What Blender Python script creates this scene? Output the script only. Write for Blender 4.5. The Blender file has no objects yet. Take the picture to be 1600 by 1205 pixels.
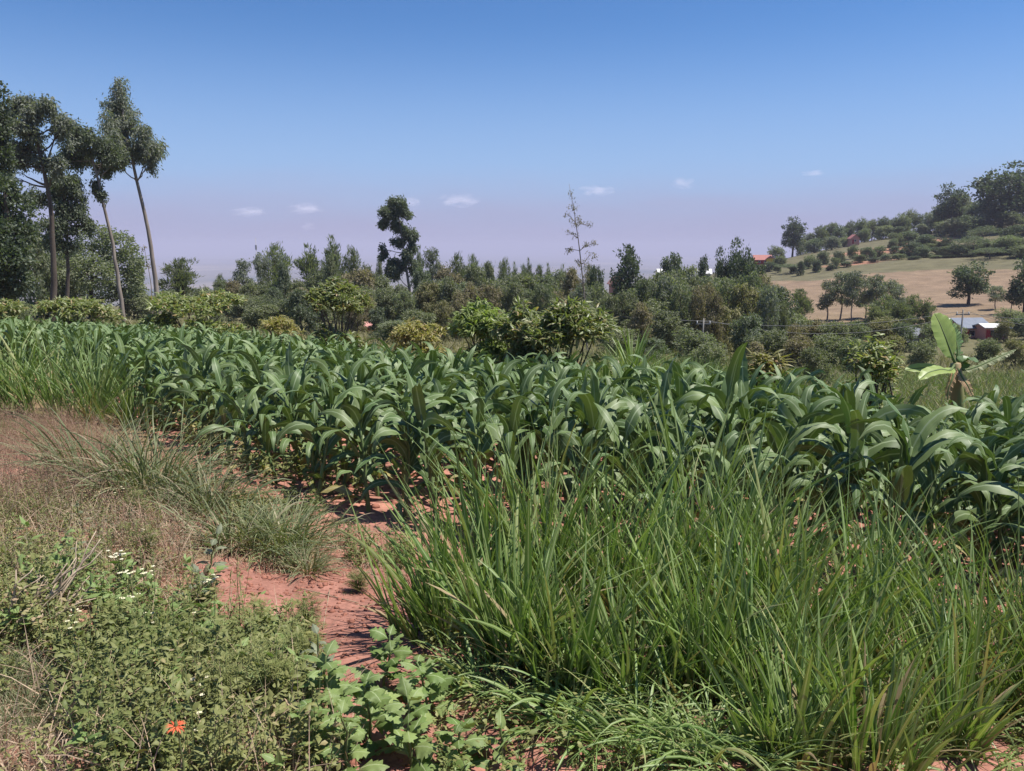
import bpy, math, random
import numpy as np
from mathutils import Vector, Matrix

R = math.radians
C = bpy.context.scene.collection
SC = bpy.context.scene

# ------------------------------------------------------------------ camera, sky, sun, exposure
FOC = 1256.0                       # focal length in pixels of the 1600 x 1205 frame
PITCH = math.atan(217.5 / FOC)
cam_d = bpy.data.cameras.new('camera')
cam_d.sensor_width = 36.0
cam_d.lens = 36.0 * FOC / 1600.0
cam_d.clip_start = 0.05
cam_d.clip_end = 200000.0
cam = bpy.data.objects.new('camera', cam_d)
cam.location = (0, 0, 0)
cam.rotation_euler = (math.pi / 2 - PITCH, 0, 0)
C.objects.link(cam)
SC.camera = cam

SUN_EL, SUN_AZ = 64.0, 88.0        # azimuth from straight ahead (+Y) towards the right (+X)
world = bpy.data.worlds.new('World')
SC.world = world
world.use_nodes = True


def build_world():
    nt = world.node_tree
    nt.nodes.clear()
    N, L = nt.nodes.new, nt.links.new
    out = N('ShaderNodeOutputWorld')
    bg = N('ShaderNodeBackground')
    bg.inputs['Strength'].default_value = 0.08
    sky = N('ShaderNodeTexSky')
    sky.sky_type = 'NISHITA'
    sky.sun_disc = False
    sky.sun_elevation = R(SUN_EL)
    sky.sun_rotation = R(SUN_AZ)
    sky.altitude = 1900.0
    sky.air_density = 1.0
    sky.dust_density = 0.6
    sky.ozone_density = 2.0
    tint = N('ShaderNodeMix'); tint.data_type = 'RGBA'; tint.blend_type = 'MULTIPLY'
    tint.inputs[0].default_value = 1.0
    tint.inputs[7].default_value = (0.54, 0.865, 1.18, 1)
    L(sky.outputs[0], tint.inputs[6])
    # lavender dust layer lying on the horizon all the way round
    tc = N('ShaderNodeTexCoord')
    sep = N('ShaderNodeSeparateXYZ')
    L(tc.outputs['Generated'], sep.inputs[0])
    noi = N('ShaderNodeTexNoise')
    noi.inputs['Scale'].default_value = 5.0
    noi.inputs['Detail'].default_value = 5.0
    mp = N('ShaderNodeMapping')
    mp.inputs['Scale'].default_value = (1, 1, 6)
    L(tc.outputs['Generated'], mp.inputs[0])
    L(mp.outputs[0], noi.inputs['Vector'])
    ad = N('ShaderNodeMath'); ad.operation = 'MULTIPLY_ADD'
    L(noi.outputs[0], ad.inputs[0]); ad.inputs[1].default_value = 0.045
    L(sep.outputs[2], ad.inputs[2])
    mr = N('ShaderNodeMapRange'); mr.interpolation_type = 'SMOOTHSTEP'
    L(ad.outputs[0], mr.inputs[0])
    mr.inputs[1].default_value = 0.030; mr.inputs[2].default_value = 0.125
    mr.inputs[3].default_value = 0.96; mr.inputs[4].default_value = 0.0
    mr2 = N('ShaderNodeMapRange'); mr2.interpolation_type = 'SMOOTHSTEP'
    L(sep.outputs[2], mr2.inputs[0])
    mr2.inputs[1].default_value = 0.04; mr2.inputs[2].default_value = 0.27
    mr2.inputs[3].default_value = 0.8; mr2.inputs[4].default_value = 0.0
    m2 = N('ShaderNodeMix'); m2.data_type = 'RGBA'
    L(mr2.outputs[0], m2.inputs[0]); L(tint.outputs[2], m2.inputs[6])
    m2.inputs[7].default_value = (3.35, 4.6, 7.0, 1)
    mx = N('ShaderNodeMix'); mx.data_type = 'RGBA'
    L(mr.outputs[0], mx.inputs[0]); L(m2.outputs[2], mx.inputs[6])
    mx.inputs[7].default_value = (3.65, 3.66, 5.5, 1)
    L(mx.outputs[2], bg.inputs[0])
    L(bg.outputs[0], out.inputs[0])


build_world()
sun_d = bpy.data.lights.new('sun', 'SUN')
sun_d.energy = 5.0
sun_d.angle = R(0.53)
sun_d.color = (1.0, 0.955, 0.88)
sun = bpy.data.objects.new('sun', sun_d)
sd = Vector((math.sin(R(SUN_AZ)) * math.cos(R(SUN_EL)), math.cos(R(SUN_AZ)) * math.cos(R(SUN_EL)), math.sin(R(SUN_EL))))
sun.rotation_euler = sd.to_track_quat('Z', 'Y').to_euler()
sun.location = (30, 20, 60)
C.objects.link(sun)

SC.view_settings.view_transform = 'Standard'
SC.view_settings.look = 'None'
SC.view_settings.gamma = 1.0
SC.view_settings.exposure = 0.54
SC.view_settings.use_curve_mapping = False
SC.render.engine = 'CYCLES'
SC.cycles.max_bounces = 8
SC.cycles.diffuse_bounces = 6
SC.cycles.transmission_bounces = 4
SC.cycles.volume_bounces = 1
SC.cycles.use_denoising = True

HAZE_DENSITY = 1.7e-4

# ------------------------------------------------------------------ helpers: survey, terrain
cp, sp = math.cos(PITCH), math.sin(PITCH)


def ray(px, py):
    dx = (px - 800.0) / FOC
    dy = -(py - 602.5) / FOC
    return np.array([dx, cp + dy * sp, -sp + dy * cp])


def pt(px, py, d):
    r = ray(px, py)
    return r * (d / r[1])


def to_px(P):
    P = np.asarray(P, float)
    dep = P[..., 1] * cp - P[..., 2] * sp
    up = P[..., 1] * sp + P[..., 2] * cp
    return 800 + FOC * P[..., 0] / dep, 602.5 - FOC * up / dep


def hash2(ix, iy, seed):
    n = (ix.astype(np.int64) * 374761393 + iy.astype(np.int64) * 668265263 + seed * 982451653) & 0xFFFFFFFF
    n = ((n ^ (n >> 13)) * 1274126177) & 0xFFFFFFFF
    return ((n ^ (n >> 16)) & 0xFFFF) / 65535.0


def vnoise(x, y, s, seed=1):
    x = np.asarray(x, float) / s; y = np.asarray(y, float) / s
    ix = np.floor(x); iy = np.floor(y)
    fx = x - ix; fy = y - iy
    fx = fx * fx * (3 - 2 * fx); fy = fy * fy * (3 - 2 * fy)
    a = hash2(ix, iy, seed); b = hash2(ix + 1, iy, seed); c = hash2(ix, iy + 1, seed); d = hash2(ix + 1, iy + 1, seed)
    return (a * (1 - fx) + b * fx) * (1 - fy) + (c * (1 - fx) + d * fx) * fy - 0.5


TR = np.array([0.3, 3, 8, 15, 30, 60, 90, 130, 180, 250, 350, 420, 500, 800, 1500, 4000, 12000, 46000])
TA = np.array([-180, -90, -38.7, -17.7, 0, 13.4, 21.7, 29, 36, 55, 100])
TZ = np.array([
    # -180   -90    -38.7  -17.7   0     13.4   21.7   29     36     55     100
    [-1.80, -1.75, -1.73, -1.75, -1.74, -1.75, -1.75, -1.76, -1.76, -1.76, -1.78],   # 0.3
    [-1.75, -1.75, -1.84, -1.95, -2.03, -2.08, -2.10, -2.12, -2.12, -2.10, -1.95],   # 3
    [-1.70, -1.85, -2.08, -2.38, -2.58, -2.72, -2.80, -2.85, -2.88, -2.80, -2.3],    # 8
    [-1.6, -2.0, -2.45, -3.00, -3.38, -3.62, -3.75, -3.85, -3.95, -3.8, -2.9],       # 15
    [-1.4, -2.2, -3.25, -4.25, -5.00, -5.55, -5.9, -6.1, -6.2, -5.8, -4.0],          # 30
    [-1, -3, -4.9, -6.6, -7.8, -8.6, -9.1, -9.4, -9.4, -8.5, -6],                    # 60
    [-1, -4, -6.5, -8.5, -10.2, -11.2, -11.7, -11.8, -11.5, -10, -6],                # 90
    [-1, -5, -8, -10.5, -12.8, -13.8, -14.2, -13.9, -13.2, -10, -5],                 # 130
    [-1, -6, -10, -13, -15.5, -15.5, -13.6, -12.6, -12.2, -6, 0],                    # 180
    [0, -7, -14, -18, -20, -13.5, -11.5, -10.2, -9.8, -2, 6],                          # 250
    [2, -8, -20, -27, -28, -11.5, -3.5, -2.0, 2.5, 12, 14],                          # 350
    [3, -10, -26, -34, -36, -13, 0.8, 6.0, 16.0, 22, 18],                          # 420
    [4, -12, -36, -48, -48, -25, 2.0, 15.0, 27.0, 30, 22],                          # 500
    [6, -20, -80, -105, -100, -34, -8, -5, 8.0, 30, 30],                           # 800
    [10, -40, -150, -170, -160, -48, -1, -20, -30, 0, 20],                       # 1500
    [20, -60, -190, -200, -200, -190, -170, -150, -130, -60, 0],                     # 4000
    [20, -60, -210, -220, -220, -220, -215, -210, -200, -140, -20],                  # 12000
    [20, -60, -230, -240, -240, -240, -240, -240, -230, -180, -60],                  # 46000
])
LU0, LU1, NU, NVA = math.log(0.3), math.log(46000), 460, 480


def make_table():
    u = np.linspace(LU0, LU1, NU)
    a = np.linspace(-180, 180, NVA, endpoint=False)
    rows = np.empty((len(TR), NVA))
    aa = np.concatenate([TA, [180.0]])
    for i in range(len(TR)):
        rows[i] = np.interp(a, aa, np.concatenate([TZ[i], [TZ[i][0]]]))
    T = np.empty((NU, NVA))
    for j in range(NVA):
        T[:, j] = np.interp(u, np.log(TR), rows[:, j])
    for _ in range(5):
        P = np.pad(T, ((3, 3), (0, 0)), mode='edge')
        T = sum(P[k:k + NU] for k in range(7)) / 7.0
        T = sum(np.roll(T, k, axis=1) for k in range(-2, 3)) / 5.0
    return T


TAB = make_table()


def h(x, y, fine=True):
    x = np.asarray(x, float); y = np.asarray(y, float)
    r = np.hypot(x, y)
    u = np.clip((np.log(np.maximum(r, 0.31)) - LU0) / (LU1 - LU0) * (NU - 1), 0, NU - 1.001)
    v = (np.degrees(np.arctan2(x, y)) + 180.0) / 360.0 * NVA
    iu = np.floor(u).astype(int); iv = np.floor(v).astype(int)
    fu = u - iu; fv = v - iv
    i1 = np.minimum(iu + 1, NU - 1)
    j0 = iv % NVA; j1 = (iv + 1) % NVA
    z = (TAB[iu, j0] * (1 - fv) + TAB[iu, j1] * fv) * (1 - fu) + (TAB[i1, j0] * (1 - fv) + TAB[i1, j1] * fv) * fu
    if fine:
        near = np.clip(1 - (r - 14) / 10, 0, 1)
        z = z + near * (0.16 * vnoise(x, y, 1.3, 3) + 0.06 * vnoise(x, y, 0.42, 4) + 0.03 * vnoise(x, y, 0.16, 5))
        z = z + np.clip((r - 20) / 60, 0, 1) * np.clip((6000 - r) / 4000, 0, 1) * (0.9 * vnoise(x, y, 23, 6) + 0.35 * vnoise(x, y, 6.0, 7))
        z = z + np.clip((r - 900) / 2000, 0, 1) * (34 * vnoise(x, y, 1700, 8) + 14 * vnoise(x, y, 520, 9))
    return z


_DS = np.exp(np.linspace(math.log(0.8), math.log(2500), 1400))


def ground_at(px, py):
    r = ray(px, py)
    P = r[None, :] * (_DS / r[1])[:, None]
    g = P[:, 2] - h(P[:, 0], P[:, 1])
    k = np.argmax(g < 0)
    if k == 0:
        k = len(_DS) - 1
    f = g[k - 1] / (g[k - 1] - g[k] + 1e-9)
    q = P[k - 1] + (P[k] - P[k - 1]) * f
    return np.array([q[0], q[1], float(h(q[0], q[1]))])


def ground_px(px, d):
    """ground point at forward distance d that lies in picture column px"""
    x = (px - 800) / FOC * d
    for _ in range(4):
        z = float(h(x, d))
        x = (px - 800) / FOC * (d * cp - z * sp)
    return np.array([x, d, float(h(x, d))])


def in_poly(x, y, poly):
    poly = np.asarray(poly); inside = np.zeros(x.shape, bool)
    n = len(poly); j = n - 1
    for i in range(n):
        xi, yi = poly[i][:2]; xj, yj = poly[j][:2]
        c = ((yi > y) != (yj > y)) & (x < (xj - xi) * (y - yi) / (yj - yi + 1e-12) + xi)
        inside ^= c
        j = i
    return inside


def scatter(poly, n, rng):
    poly = np.asarray(poly)
    lo, hi = poly[:, :2].min(0), poly[:, :2].max(0)
    out = np.empty((0, 2))
    while len(out) < n:
        p = lo + rng.random((n * 2, 2)) * (hi - lo)
        out = np.vstack([out, p[in_poly(p[:, 0], p[:, 1], poly)]])
    out = out[:n]
    return np.column_stack([out, h(out[:, 0], out[:, 1])])


def gpoly(pxs):
    return np.array([ground_at(a, b) for a, b in pxs])


# ------------------------------------------------------------------ helpers: meshes
def norm(v):
    return v / np.maximum(np.linalg.norm(v, axis=-1, keepdims=True), 1e-9)


class Geo:
    def __init__(self):
        self.V, self.F, self.U, self.T, self.M, self.n = [], [], [], [], [], 0

    def add(self, V, F, uv=None, tint=None, mat=0):
        V = np.asarray(V, float).reshape(-1, 3); F = np.asarray(F, int).reshape(-1, 4)
        self.V.append(V); self.F.append(F + self.n)
        self.U.append(np.zeros((len(V), 2)) if uv is None else uv)
        self.T.append(np.zeros(len(V)) if tint is None else np.broadcast_to(tint, (len(V),)))
        self.M.append(np.full(len(F), mat)); self.n += len(V)
        return self

    def mesh(self, name, mats, smooth=True):
        V = np.concatenate(self.V); F = np.concatenate(self.F); U = np.concatenate(self.U); T = np.concatenate(self.T); M = np.concatenate(self.M)
        me = bpy.data.meshes.new(name)
        tri = F[:, 3] == F[:, 2]
        tot = np.where(tri, 3, 4)
        keep = np.ones(F.shape, bool); keep[tri, 3] = False
        loops = F[keep]
        me.vertices.add(len(V)); me.vertices.foreach_set('co', V.astype(np.float32).ravel())
        me.loops.add(len(loops)); me.loops.foreach_set('vertex_index', loops.astype(np.int32))
        me.polygons.add(len(F))
        st = np.concatenate([[0], np.cumsum(tot)[:-1]])
        me.polygons.foreach_set('loop_start', st.astype(np.int32))
        me.polygons.foreach_set('material_index', M.astype(np.int32))
        me.update(calc_edges=True)
        me.polygons.foreach_set('use_smooth', np.full(len(F), bool(smooth)))
        ul = me.uv_layers.new(name='UVMap')
        ul.data.foreach_set('uv', U[loops].astype(np.float32).ravel())
        at = me.attributes.new('tint', 'FLOAT', 'POINT')
        at.data.foreach_set('value', T.astype(np.float32))
        for m in (mats if isinstance(mats, (list, tuple)) else [mats]):
            me.materials.append(m)
        me.update()
        return me


def link(name, me, parent=None, kind=None):
    o = bpy.data.objects.new(name, me)
    C.objects.link(o)
    if parent is not None:
        o.parent = parent
    if kind:
        o['kind'] = kind
    return o


def part(name, geo, mats, parent, smooth=True, label=None):
    o = link(name, geo if isinstance(geo, bpy.types.Mesh) else geo.mesh(name, mats, smooth), parent)
    if label:
        o['label'] = label
    return o


def tag(o, label, cat, group=None):
    o['label'] = label; o['category'] = cat
    if group:
        o['group'] = group
    return o


def thing(name, label, cat, loc=(0, 0, 0), rz=0.0, group=None, scale=(1, 1, 1)):
    o = bpy.data.objects.new(name, None)
    o.empty_display_size = 0.2
    o.location = [float(c) for c in loc]; o.rotation_euler = (0, 0, rz); o.scale = scale
    C.objects.link(o)
    return tag(o, label, cat, group)


def dup(root, loc, rz=0.0, scale=(1, 1, 1), label=None, group=None):
    r = root.copy(); C.objects.link(r)
    r.location = [float(c) for c in loc]; r.rotation_euler = (0, 0, rz); r.scale = scale
    if label: r['label'] = label
    if group: r['group'] = group
    for ch in list(root.children):
        c = ch.copy(); C.objects.link(c); c.parent = r
        for g in list(ch.children):
            d = g.copy(); C.objects.link(d); d.parent = c
    return r


PROF = {
    'blade': ([0, .06, .2, .55, .8, 1], [.45, .7, 1, .85, .5, .02]),
    'maize': ([0, .1, .3, .55, .8, 1], [.6, .82, 1, .92, .55, .03]),
    'leaf': ([0, .12, .35, .65, 1], [.1, .65, 1, .68, .03]),
    'ovate': ([0, .05, .1, .3, .6, 1], [.06, .06, .55, 1, .7, .03]),
    'lance': ([0, .1, .3, .5, .8, 1], [.12, .5, .95, 1, .5, .03]),
    'flat': ([0, 1], [1, .6]),
}


def ribbons(P, az, el, L, W, droop, seg=5, across=1, prof='blade', roll=0.0, twist=0.0, fold=0.0, wave=0.0, power=1.0, swirl=0.0, rng=None, wfreq=3.0):
    P = np.atleast_2d(np.asarray(P, float)); n = len(P)
    b = lambda q: np.broadcast_to(np.asarray(q, float), (n,)).copy()
    az, el, L, W, droop, roll, twist, swirl = map(b, (az, el, L, W, droop, roll, twist, swirl))
    s = np.linspace(0, 1, seg + 1)
    ang = el[:, None] - droop[:, None] * s[None, :] ** power
    A = az[:, None] + swirl[:, None] * s[None, :]
    T = np.stack([np.cos(ang) * np.cos(A), np.cos(ang) * np.sin(A), np.sin(ang)], -1)
    Tm = norm(T[:, 1:] + T[:, :-1])
    Cc = np.concatenate([np.zeros((n, 1, 3)), np.cumsum(Tm * (L / seg)[:, None, None], 1)], 1) + P[:, None, :]
    S0 = np.stack([-np.sin(A), np.cos(A), np.zeros_like(A)], -1)
    N0 = np.cross(T, S0) * -1
    ro = roll[:, None] + twist[:, None] * s[None, :]
    S = S0 * np.cos(ro)[..., None] + N0 * np.sin(ro)[..., None]
    Nn = np.cross(S, T)
    w = (W[:, None] * np.interp(s, *PROF[prof])[None, :] * 0.5)[..., None]
    rr = (rng or np.random.default_rng(1)).random(n)
    if across == 1:
        V = np.stack([Cc - S * w, Cc + S * w], 2)
        uu = [0, 1]
    else:
        e1 = fold * w; 
        if wave:
            ph = rr[:, None] * 6.28
            k1 = (wave * w[..., 0] * np.sin(s[None, :] * wfreq * 6.28 + ph))[..., None]
            k2 = (wave * w[..., 0] * np.sin(s[None, :] * wfreq * 6.28 * 1.13 + ph + 2.0))[..., None]
        else:
            k1 = k2 = 0
        V = np.stack([Cc - S * w + Nn * (e1 + k1), Cc, Cc + S * w + Nn * (e1 + k2)], 2)
        uu = [0, .5, 1]
    K = len(uu)
    idx = np.arange(n * (seg + 1) * K).reshape(n, seg + 1, K)
    F = np.stack([idx[:, :-1, :-1], idx[:, :-1, 1:], idx[:, 1:, 1:], idx[:, 1:, :-1]], -1).reshape(-1, 4)
    uv = np.stack(np.broadcast_arrays(np.array(uu, float)[None, None, :], s[None, :, None], ), -1)
    uv = np.broadcast_to(uv, (n, seg + 1, K, 2)).reshape(-1, 2)
    tint = np.repeat(rr, (seg + 1) * K)
    return V.reshape(-1, 3), F, uv, tint


def tube(pts, radii, n=6, tint=0.5, cap=True):
    P = np.asarray(pts, float); m = len(P)
    rad = np.broadcast_to(np.asarray(radii, float), (m,))
    T = norm(np.gradient(P, axis=0))
    ref = np.array([1.0, 0.2, 0.1]) if abs(T[0][2]) > 0.7 else np.array([0.05, 0.1, 1.0])
    A = norm(np.cross(T, ref)); B = np.cross(T, A)
    th = np.arange(n) / n * 2 * math.pi
    V = P[:, None, :] + rad[:, None, None] * (np.cos(th)[None, :, None] * A[:, None, :] + np.sin(th)[None, :, None] * B[:, None, :])
    idx = np.arange(m * n).reshape(m, n)
    F = np.stack([idx[:-1], np.roll(idx, -1, 1)[:-1], np.roll(idx, -1, 1)[1:], idx[1:]], -1).reshape(-1, 4)
    uv = np.stack(np.broadcast_arrays((th / 6.283)[None, :], np.linspace(0, 1, m)[:, None]), -1).reshape(-1, 2)
    if cap:
        V = np.concatenate([V.reshape(-1, 3), P[-1:] + T[-1:] * rad[-1] * 0.3])
        k = m * n
        F = np.concatenate([F, [[idx[-1, i], idx[-1, (i + 1) % n], k, k] for i in range(n)]])
        uv = np.concatenate([uv, [[0, 1]]])
    return V.reshape(-1, 3), F, uv, np.full(len(V.reshape(-1, 3)), tint)


def wobble(a, b, n, amp, rng):
    a = np.asarray(a, float); b = np.asarray(b, float)
    t = np.linspace(0, 1, n)[:, None]
    w = np.cumsum(rng.normal(0, amp, (n, 3)), 0); w -= w[0] + (w[-1] - w[0]) * t
    return a + (b - a) * t + w


def leaf_quads(P, D, L, W, rng, foldk=0.25):
    """one bent diamond per leaf"""
    n = len(P)
    D = norm(D)
    rnd = rng.normal(0, 1, (n, 3))
    S = norm(np.cross(D, rnd)); Nn = np.cross(S, D)
    L = np.broadcast_to(L, (n,))[:, None]; W = np.broadcast_to(W, (n,))[:, None]
    mid = P + D * L * 0.45 + Nn * W * foldk
    V = np.stack([P, mid - S * W * .5 - Nn * W * foldk, P + D * L, mid + S * W * .5 - Nn * W * foldk * 2], 1)
    F = np.arange(n * 4).reshape(n, 4)
    uv = np.tile(np.array([[.5, 0], [0, .5], [.5, 1], [1, .5]]), (n, 1))
    return V.reshape(-1, 3), F, uv, np.repeat(rng.random(n), 4)


def rdirs(n, rng):
    return norm(rng.normal(0, 1, (n, 3)))


def foliage(g, blobs, nclump, per, csize, L, W, mode, rng, shell=0.55, flat=0.75):
    B = np.asarray(blobs, float)
    area = (B[:, 3] * B[:, 4] + B[:, 4] * B[:, 5] + B[:, 3] * B[:, 5])
    pick = rng.choice(len(B), nclump, p=area / area.sum())
    u = rdirs(nclump, rng)
    r = shell + (1 - shell) * np.sqrt(rng.random(nclump))
    cc = B[pick, :3] + u * r[:, None] * B[pick, 3:6]
    tn = rng.random(nclump)
    cs = csize * (0.6 + 0.8 * rng.random(nclump))
    P = np.repeat(cc, per, 0) + rng.normal(0, 1, (nclump * per, 3)) * np.repeat(cs, per)[:, None] * np.array([1, 1, flat])
    U = np.repeat(u, per, 0)
    n = len(P); rd = rdirs(n, rng)
    if mode == 'hang':
        D = rd * 0.75 + U * 0.2 + np.array([0, 0, -0.8])
    elif mode == 'up':
        D = rd * 0.5 + U * np.array([.55, .55, .2]) + np.array([0, 0, 0.75])
    elif mode == 'droop':
        D = rd * 0.6 + U * np.array([.9, .9, .3]) + np.array([0, 0, -0.25])
    else:
        D = rd * 0.9 + U * 0.7
    V, F, uv, t = leaf_quads(P, D, L * (0.6 + 0.8 * rng.random(n)), W * (0.7 + 0.6 * rng.random(n)), rng)
    t = 0.55 * t + 0.45 * np.repeat(np.repeat(tn, per), 4)
    g.add(V, F, uv, t)
    return cc


def box(x0, x1, y0, y1, z0, z1):
    V = np.array([[x, y, z] for z in (z0, z1) for y in (y0, y1) for x in (x0, x1)], float)
    F = [[0, 2, 3, 1], [4, 5, 7, 6], [0, 1, 5, 4], [2, 6, 7, 3], [0, 4, 6, 2], [1, 3, 7, 5]]
    return V, F


# ------------------------------------------------------------------ materials
def new_mat(name):
    m = bpy.data.materials.new(name); m.use_nodes = True
    m.node_tree.nodes.clear()
    return m, m.node_tree.nodes.new, m.node_tree.links.new


def mixrgb(N, L, fac, a, b, blend='MIX'):
    x = N('ShaderNodeMix'); x.data_type = 'RGBA'; x.blend_type = blend
    for v, s in ((fac, 0), (a, 6), (b, 7)):
        if isinstance(v, (int, float)): x.inputs[s].default_value = v
        elif isinstance(v, tuple): x.inputs[s].default_value = (*v, 1) if len(v) == 3 else v
        else: L(v, x.inputs[s])
    return x.outputs[2]


def leaf_mat(name, ca, cb, rough=0.5, transl=0.25, spec=0.4, midrib=None, ribw=0.06, cc=None, objvar=0.18, trc=None, streak=0.0):
    m, N, L = new_mat(name)
    out = N('ShaderNodeOutputMaterial')
    at = N('ShaderNodeAttribute'); at.attribute_name = 'tint'
    col = mixrgb(N, L, at.outputs['Fac'], ca, cb)
    if cc is not None:                      # a few dry leaves
        mr = N('ShaderNodeMapRange'); mr.inputs[1].default_value = .86; mr.inputs[2].default_value = .97
        L(at.outputs['Fac'], mr.inputs[0]); col = mixrgb(N, L, mr.outputs[0], col, cc)
    oi = N('ShaderNodeObjectInfo')
    mv = N('ShaderNodeMapRange'); L(oi.outputs['Random'], mv.inputs[0])
    mv.inputs[3].default_value = 1 - objvar; mv.inputs[4].default_value = 1 + objvar
    hs = N('ShaderNodeHueSaturation'); L(mv.outputs[0], hs.inputs['Value']); L(col, hs.inputs['Color'])
    col = hs.outputs[0]
    uv = N('ShaderNodeUVMap')
    sx = N('ShaderNodeSeparateXYZ'); L(uv.outputs[0], sx.inputs[0])
    if midrib is not None:
        a = N('ShaderNodeMath'); a.operation = 'SUBTRACT'; L(sx.outputs[0], a.inputs[0]); a.inputs[1].default_value = .5
        b = N('ShaderNodeMath'); b.operation = 'ABSOLUTE'; L(a.outputs[0], b.inputs[0])
        c = N('ShaderNodeMapRange'); c.interpolation_type = 'SMOOTHSTEP'; L(b.outputs[0], c.inputs[0])
        c.inputs[1].default_value = ribw * .4; c.inputs[2].default_value = ribw; c.inputs[3].default_value = 1; c.inputs[4].default_value = 0
        col = mixrgb(N, L, c.outputs[0], col, midrib)
    if streak:
        w = N('ShaderNodeTexNoise'); w.inputs['Scale'].default_value = 1.0; w.inputs['Detail'].default_value = 3
        mp = N('ShaderNodeMapping'); mp.inputs['Scale'].default_value = (26, 2.2, 1)
        ad = N('ShaderNodeVectorMath'); ad.operation = 'ADD'; L(uv.outputs[0], ad.inputs[0])
        cb_ = N('ShaderNodeCombineXYZ'); L(at.outputs['Fac'], cb_.inputs[1]); L(oi.outputs['Random'], cb_.inputs[0])
        vs = N('ShaderNodeVectorMath'); vs.operation = 'SCALE'; vs.inputs[3].default_value = 7.0; L(cb_.outputs[0], vs.inputs[0])
        L(vs.outputs[0], ad.inputs[1]); L(ad.outputs[0], mp.inputs[0]); L(mp.outputs[0], w.inputs['Vector'])
        mr = N('ShaderNodeMapRange'); L(w.outputs[0], mr.inputs[0]); mr.inputs[1].default_value = .3; mr.inputs[2].default_value = .7
        mr.inputs[3].default_value = 1 - streak; mr.inputs[4].default_value = 1 + streak
        h2 = N('ShaderNodeHueSaturation'); L(mr.outputs[0], h2.inputs['Value']); L(col, h2.inputs['Color']); col = h2.outputs[0]
    pb = N('ShaderNodeBsdfPrincipled')
    L(col, pb.inputs['Base Color']); pb.inputs['Roughness'].default_value = rough
    pb.inputs['Specular IOR Level'].default_value = spec
    if transl:
        tr = N('ShaderNodeBsdfTranslucent')
        L(mixrgb(N, L, 1.0, col, trc or (1.25, 1.45, .55), 'MULTIPLY'), tr.inputs[0])
        mx = N('ShaderNodeMixShader'); mx.inputs[0].default_value = transl
        L(pb.outputs[0], mx.inputs[1]); L(tr.outputs[0], mx.inputs[2]); L(mx.outputs[0], out.inputs[0])
    else:
        L(pb.outputs[0], out.inputs[0])
    return m


def plain_mat(name, ca, cb=None, scale=4.0, rough=0.8, spec=0.3, bump=0.0, stretch=(1, 1, 1)):
    m, N, L = new_mat(name)
    out = N('ShaderNodeOutputMaterial'); pb = N('ShaderNodeBsdfPrincipled')
    tc = N('ShaderNodeTexCoord'); mp = N('ShaderNodeMapping'); mp.inputs['Scale'].default_value = stretch
    L(tc.outputs['Object'], mp.inputs[0])
    n = N('ShaderNodeTexNoise'); n.inputs['Scale'].default_value = scale; n.inputs['Detail'].default_value = 6; L(mp.outputs[0], n.inputs['Vector'])
    mr = N('ShaderNodeMapRange'); L(n.outputs[0], mr.inputs[0]); mr.inputs[1].default_value = .35; mr.inputs[2].default_value = .65
    L(mixrgb(N, L, mr.outputs[0], ca, cb or tuple(c * .75 for c in ca)), pb.inputs['Base Color'])
    pb.inputs['Roughness'].default_value = rough; pb.inputs['Specular IOR Level'].default_value = spec
    if bump:
        bp = N('ShaderNodeBump'); bp.inputs['Strength'].default_value = bump; bp.inputs['Distance'].default_value = .02
        L(n.outputs[0], bp.inputs['Height']); L(bp.outputs[0], pb.inputs['Normal'])
    L(pb.outputs[0], out.inputs[0])
    return m


def ground_mat():
    m, N, L = new_mat('ground_cover')
    out = N('ShaderNodeOutputMaterial'); pb = N('ShaderNodeBsdfPrincipled')
    at = N('ShaderNodeAttribute'); at.attribute_name = 'cover'
    tc = N('ShaderNodeTexCoord')
    n1 = N('ShaderNodeTexNoise'); n1.inputs['Scale'].default_value = 3.2; n1.inputs['Detail'].default_value = 9; n1.inputs['Roughness'].default_value = .65
    n2 = N('ShaderNodeTexNoise'); n2.inputs['Scale'].default_value = 34; n2.inputs['Detail'].default_value = 6
    n3 = N('ShaderNodeTexNoise'); n3.inputs['Scale'].default_value = .22; n3.inputs['Detail'].default_value = 8
    for n in (n1, n2, n3): L(tc.outputs['Object'], n.inputs['Vector'])
    v = None
    col = at.outputs['Color']
    for n, k in ((n1, .28), (n2, .22), (n3, .22)):
        mr = N('ShaderNodeMapRange'); L(n.outputs[0], mr.inputs[0]); mr.inputs[1].default_value = .3; mr.inputs[2].default_value = .7
        mr.inputs[3].default_value = 1 - k; mr.inputs[4].default_value = 1 + k
        hs = N('ShaderNodeHueSaturation'); L(mr.outputs[0], hs.inputs['Value']); L(col, hs.inputs['Color']); col = hs.outputs[0]
    L(col, pb.inputs['Base Color'])
    pb.inputs['Roughness'].default_value = .95; pb.inputs['Specular IOR Level'].default_value = .15
    b1 = N('ShaderNodeBump'); b1.inputs['Strength'].default_value = .55; b1.inputs['Distance'].default_value = .035
    L(n1.outputs[0], b1.inputs['Height'])
    b2 = N('ShaderNodeBump'); b2.inputs['Strength'].default_value = .5; b2.inputs['Distance'].default_value = .008
    L(n2.outputs[0], b2.inputs['Height']); L(b1.outputs[0], b2.inputs['Normal'])
    L(b2.outputs[0], pb.inputs['Normal'])
    L(pb.outputs[0], out.inputs[0])
    return m


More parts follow.
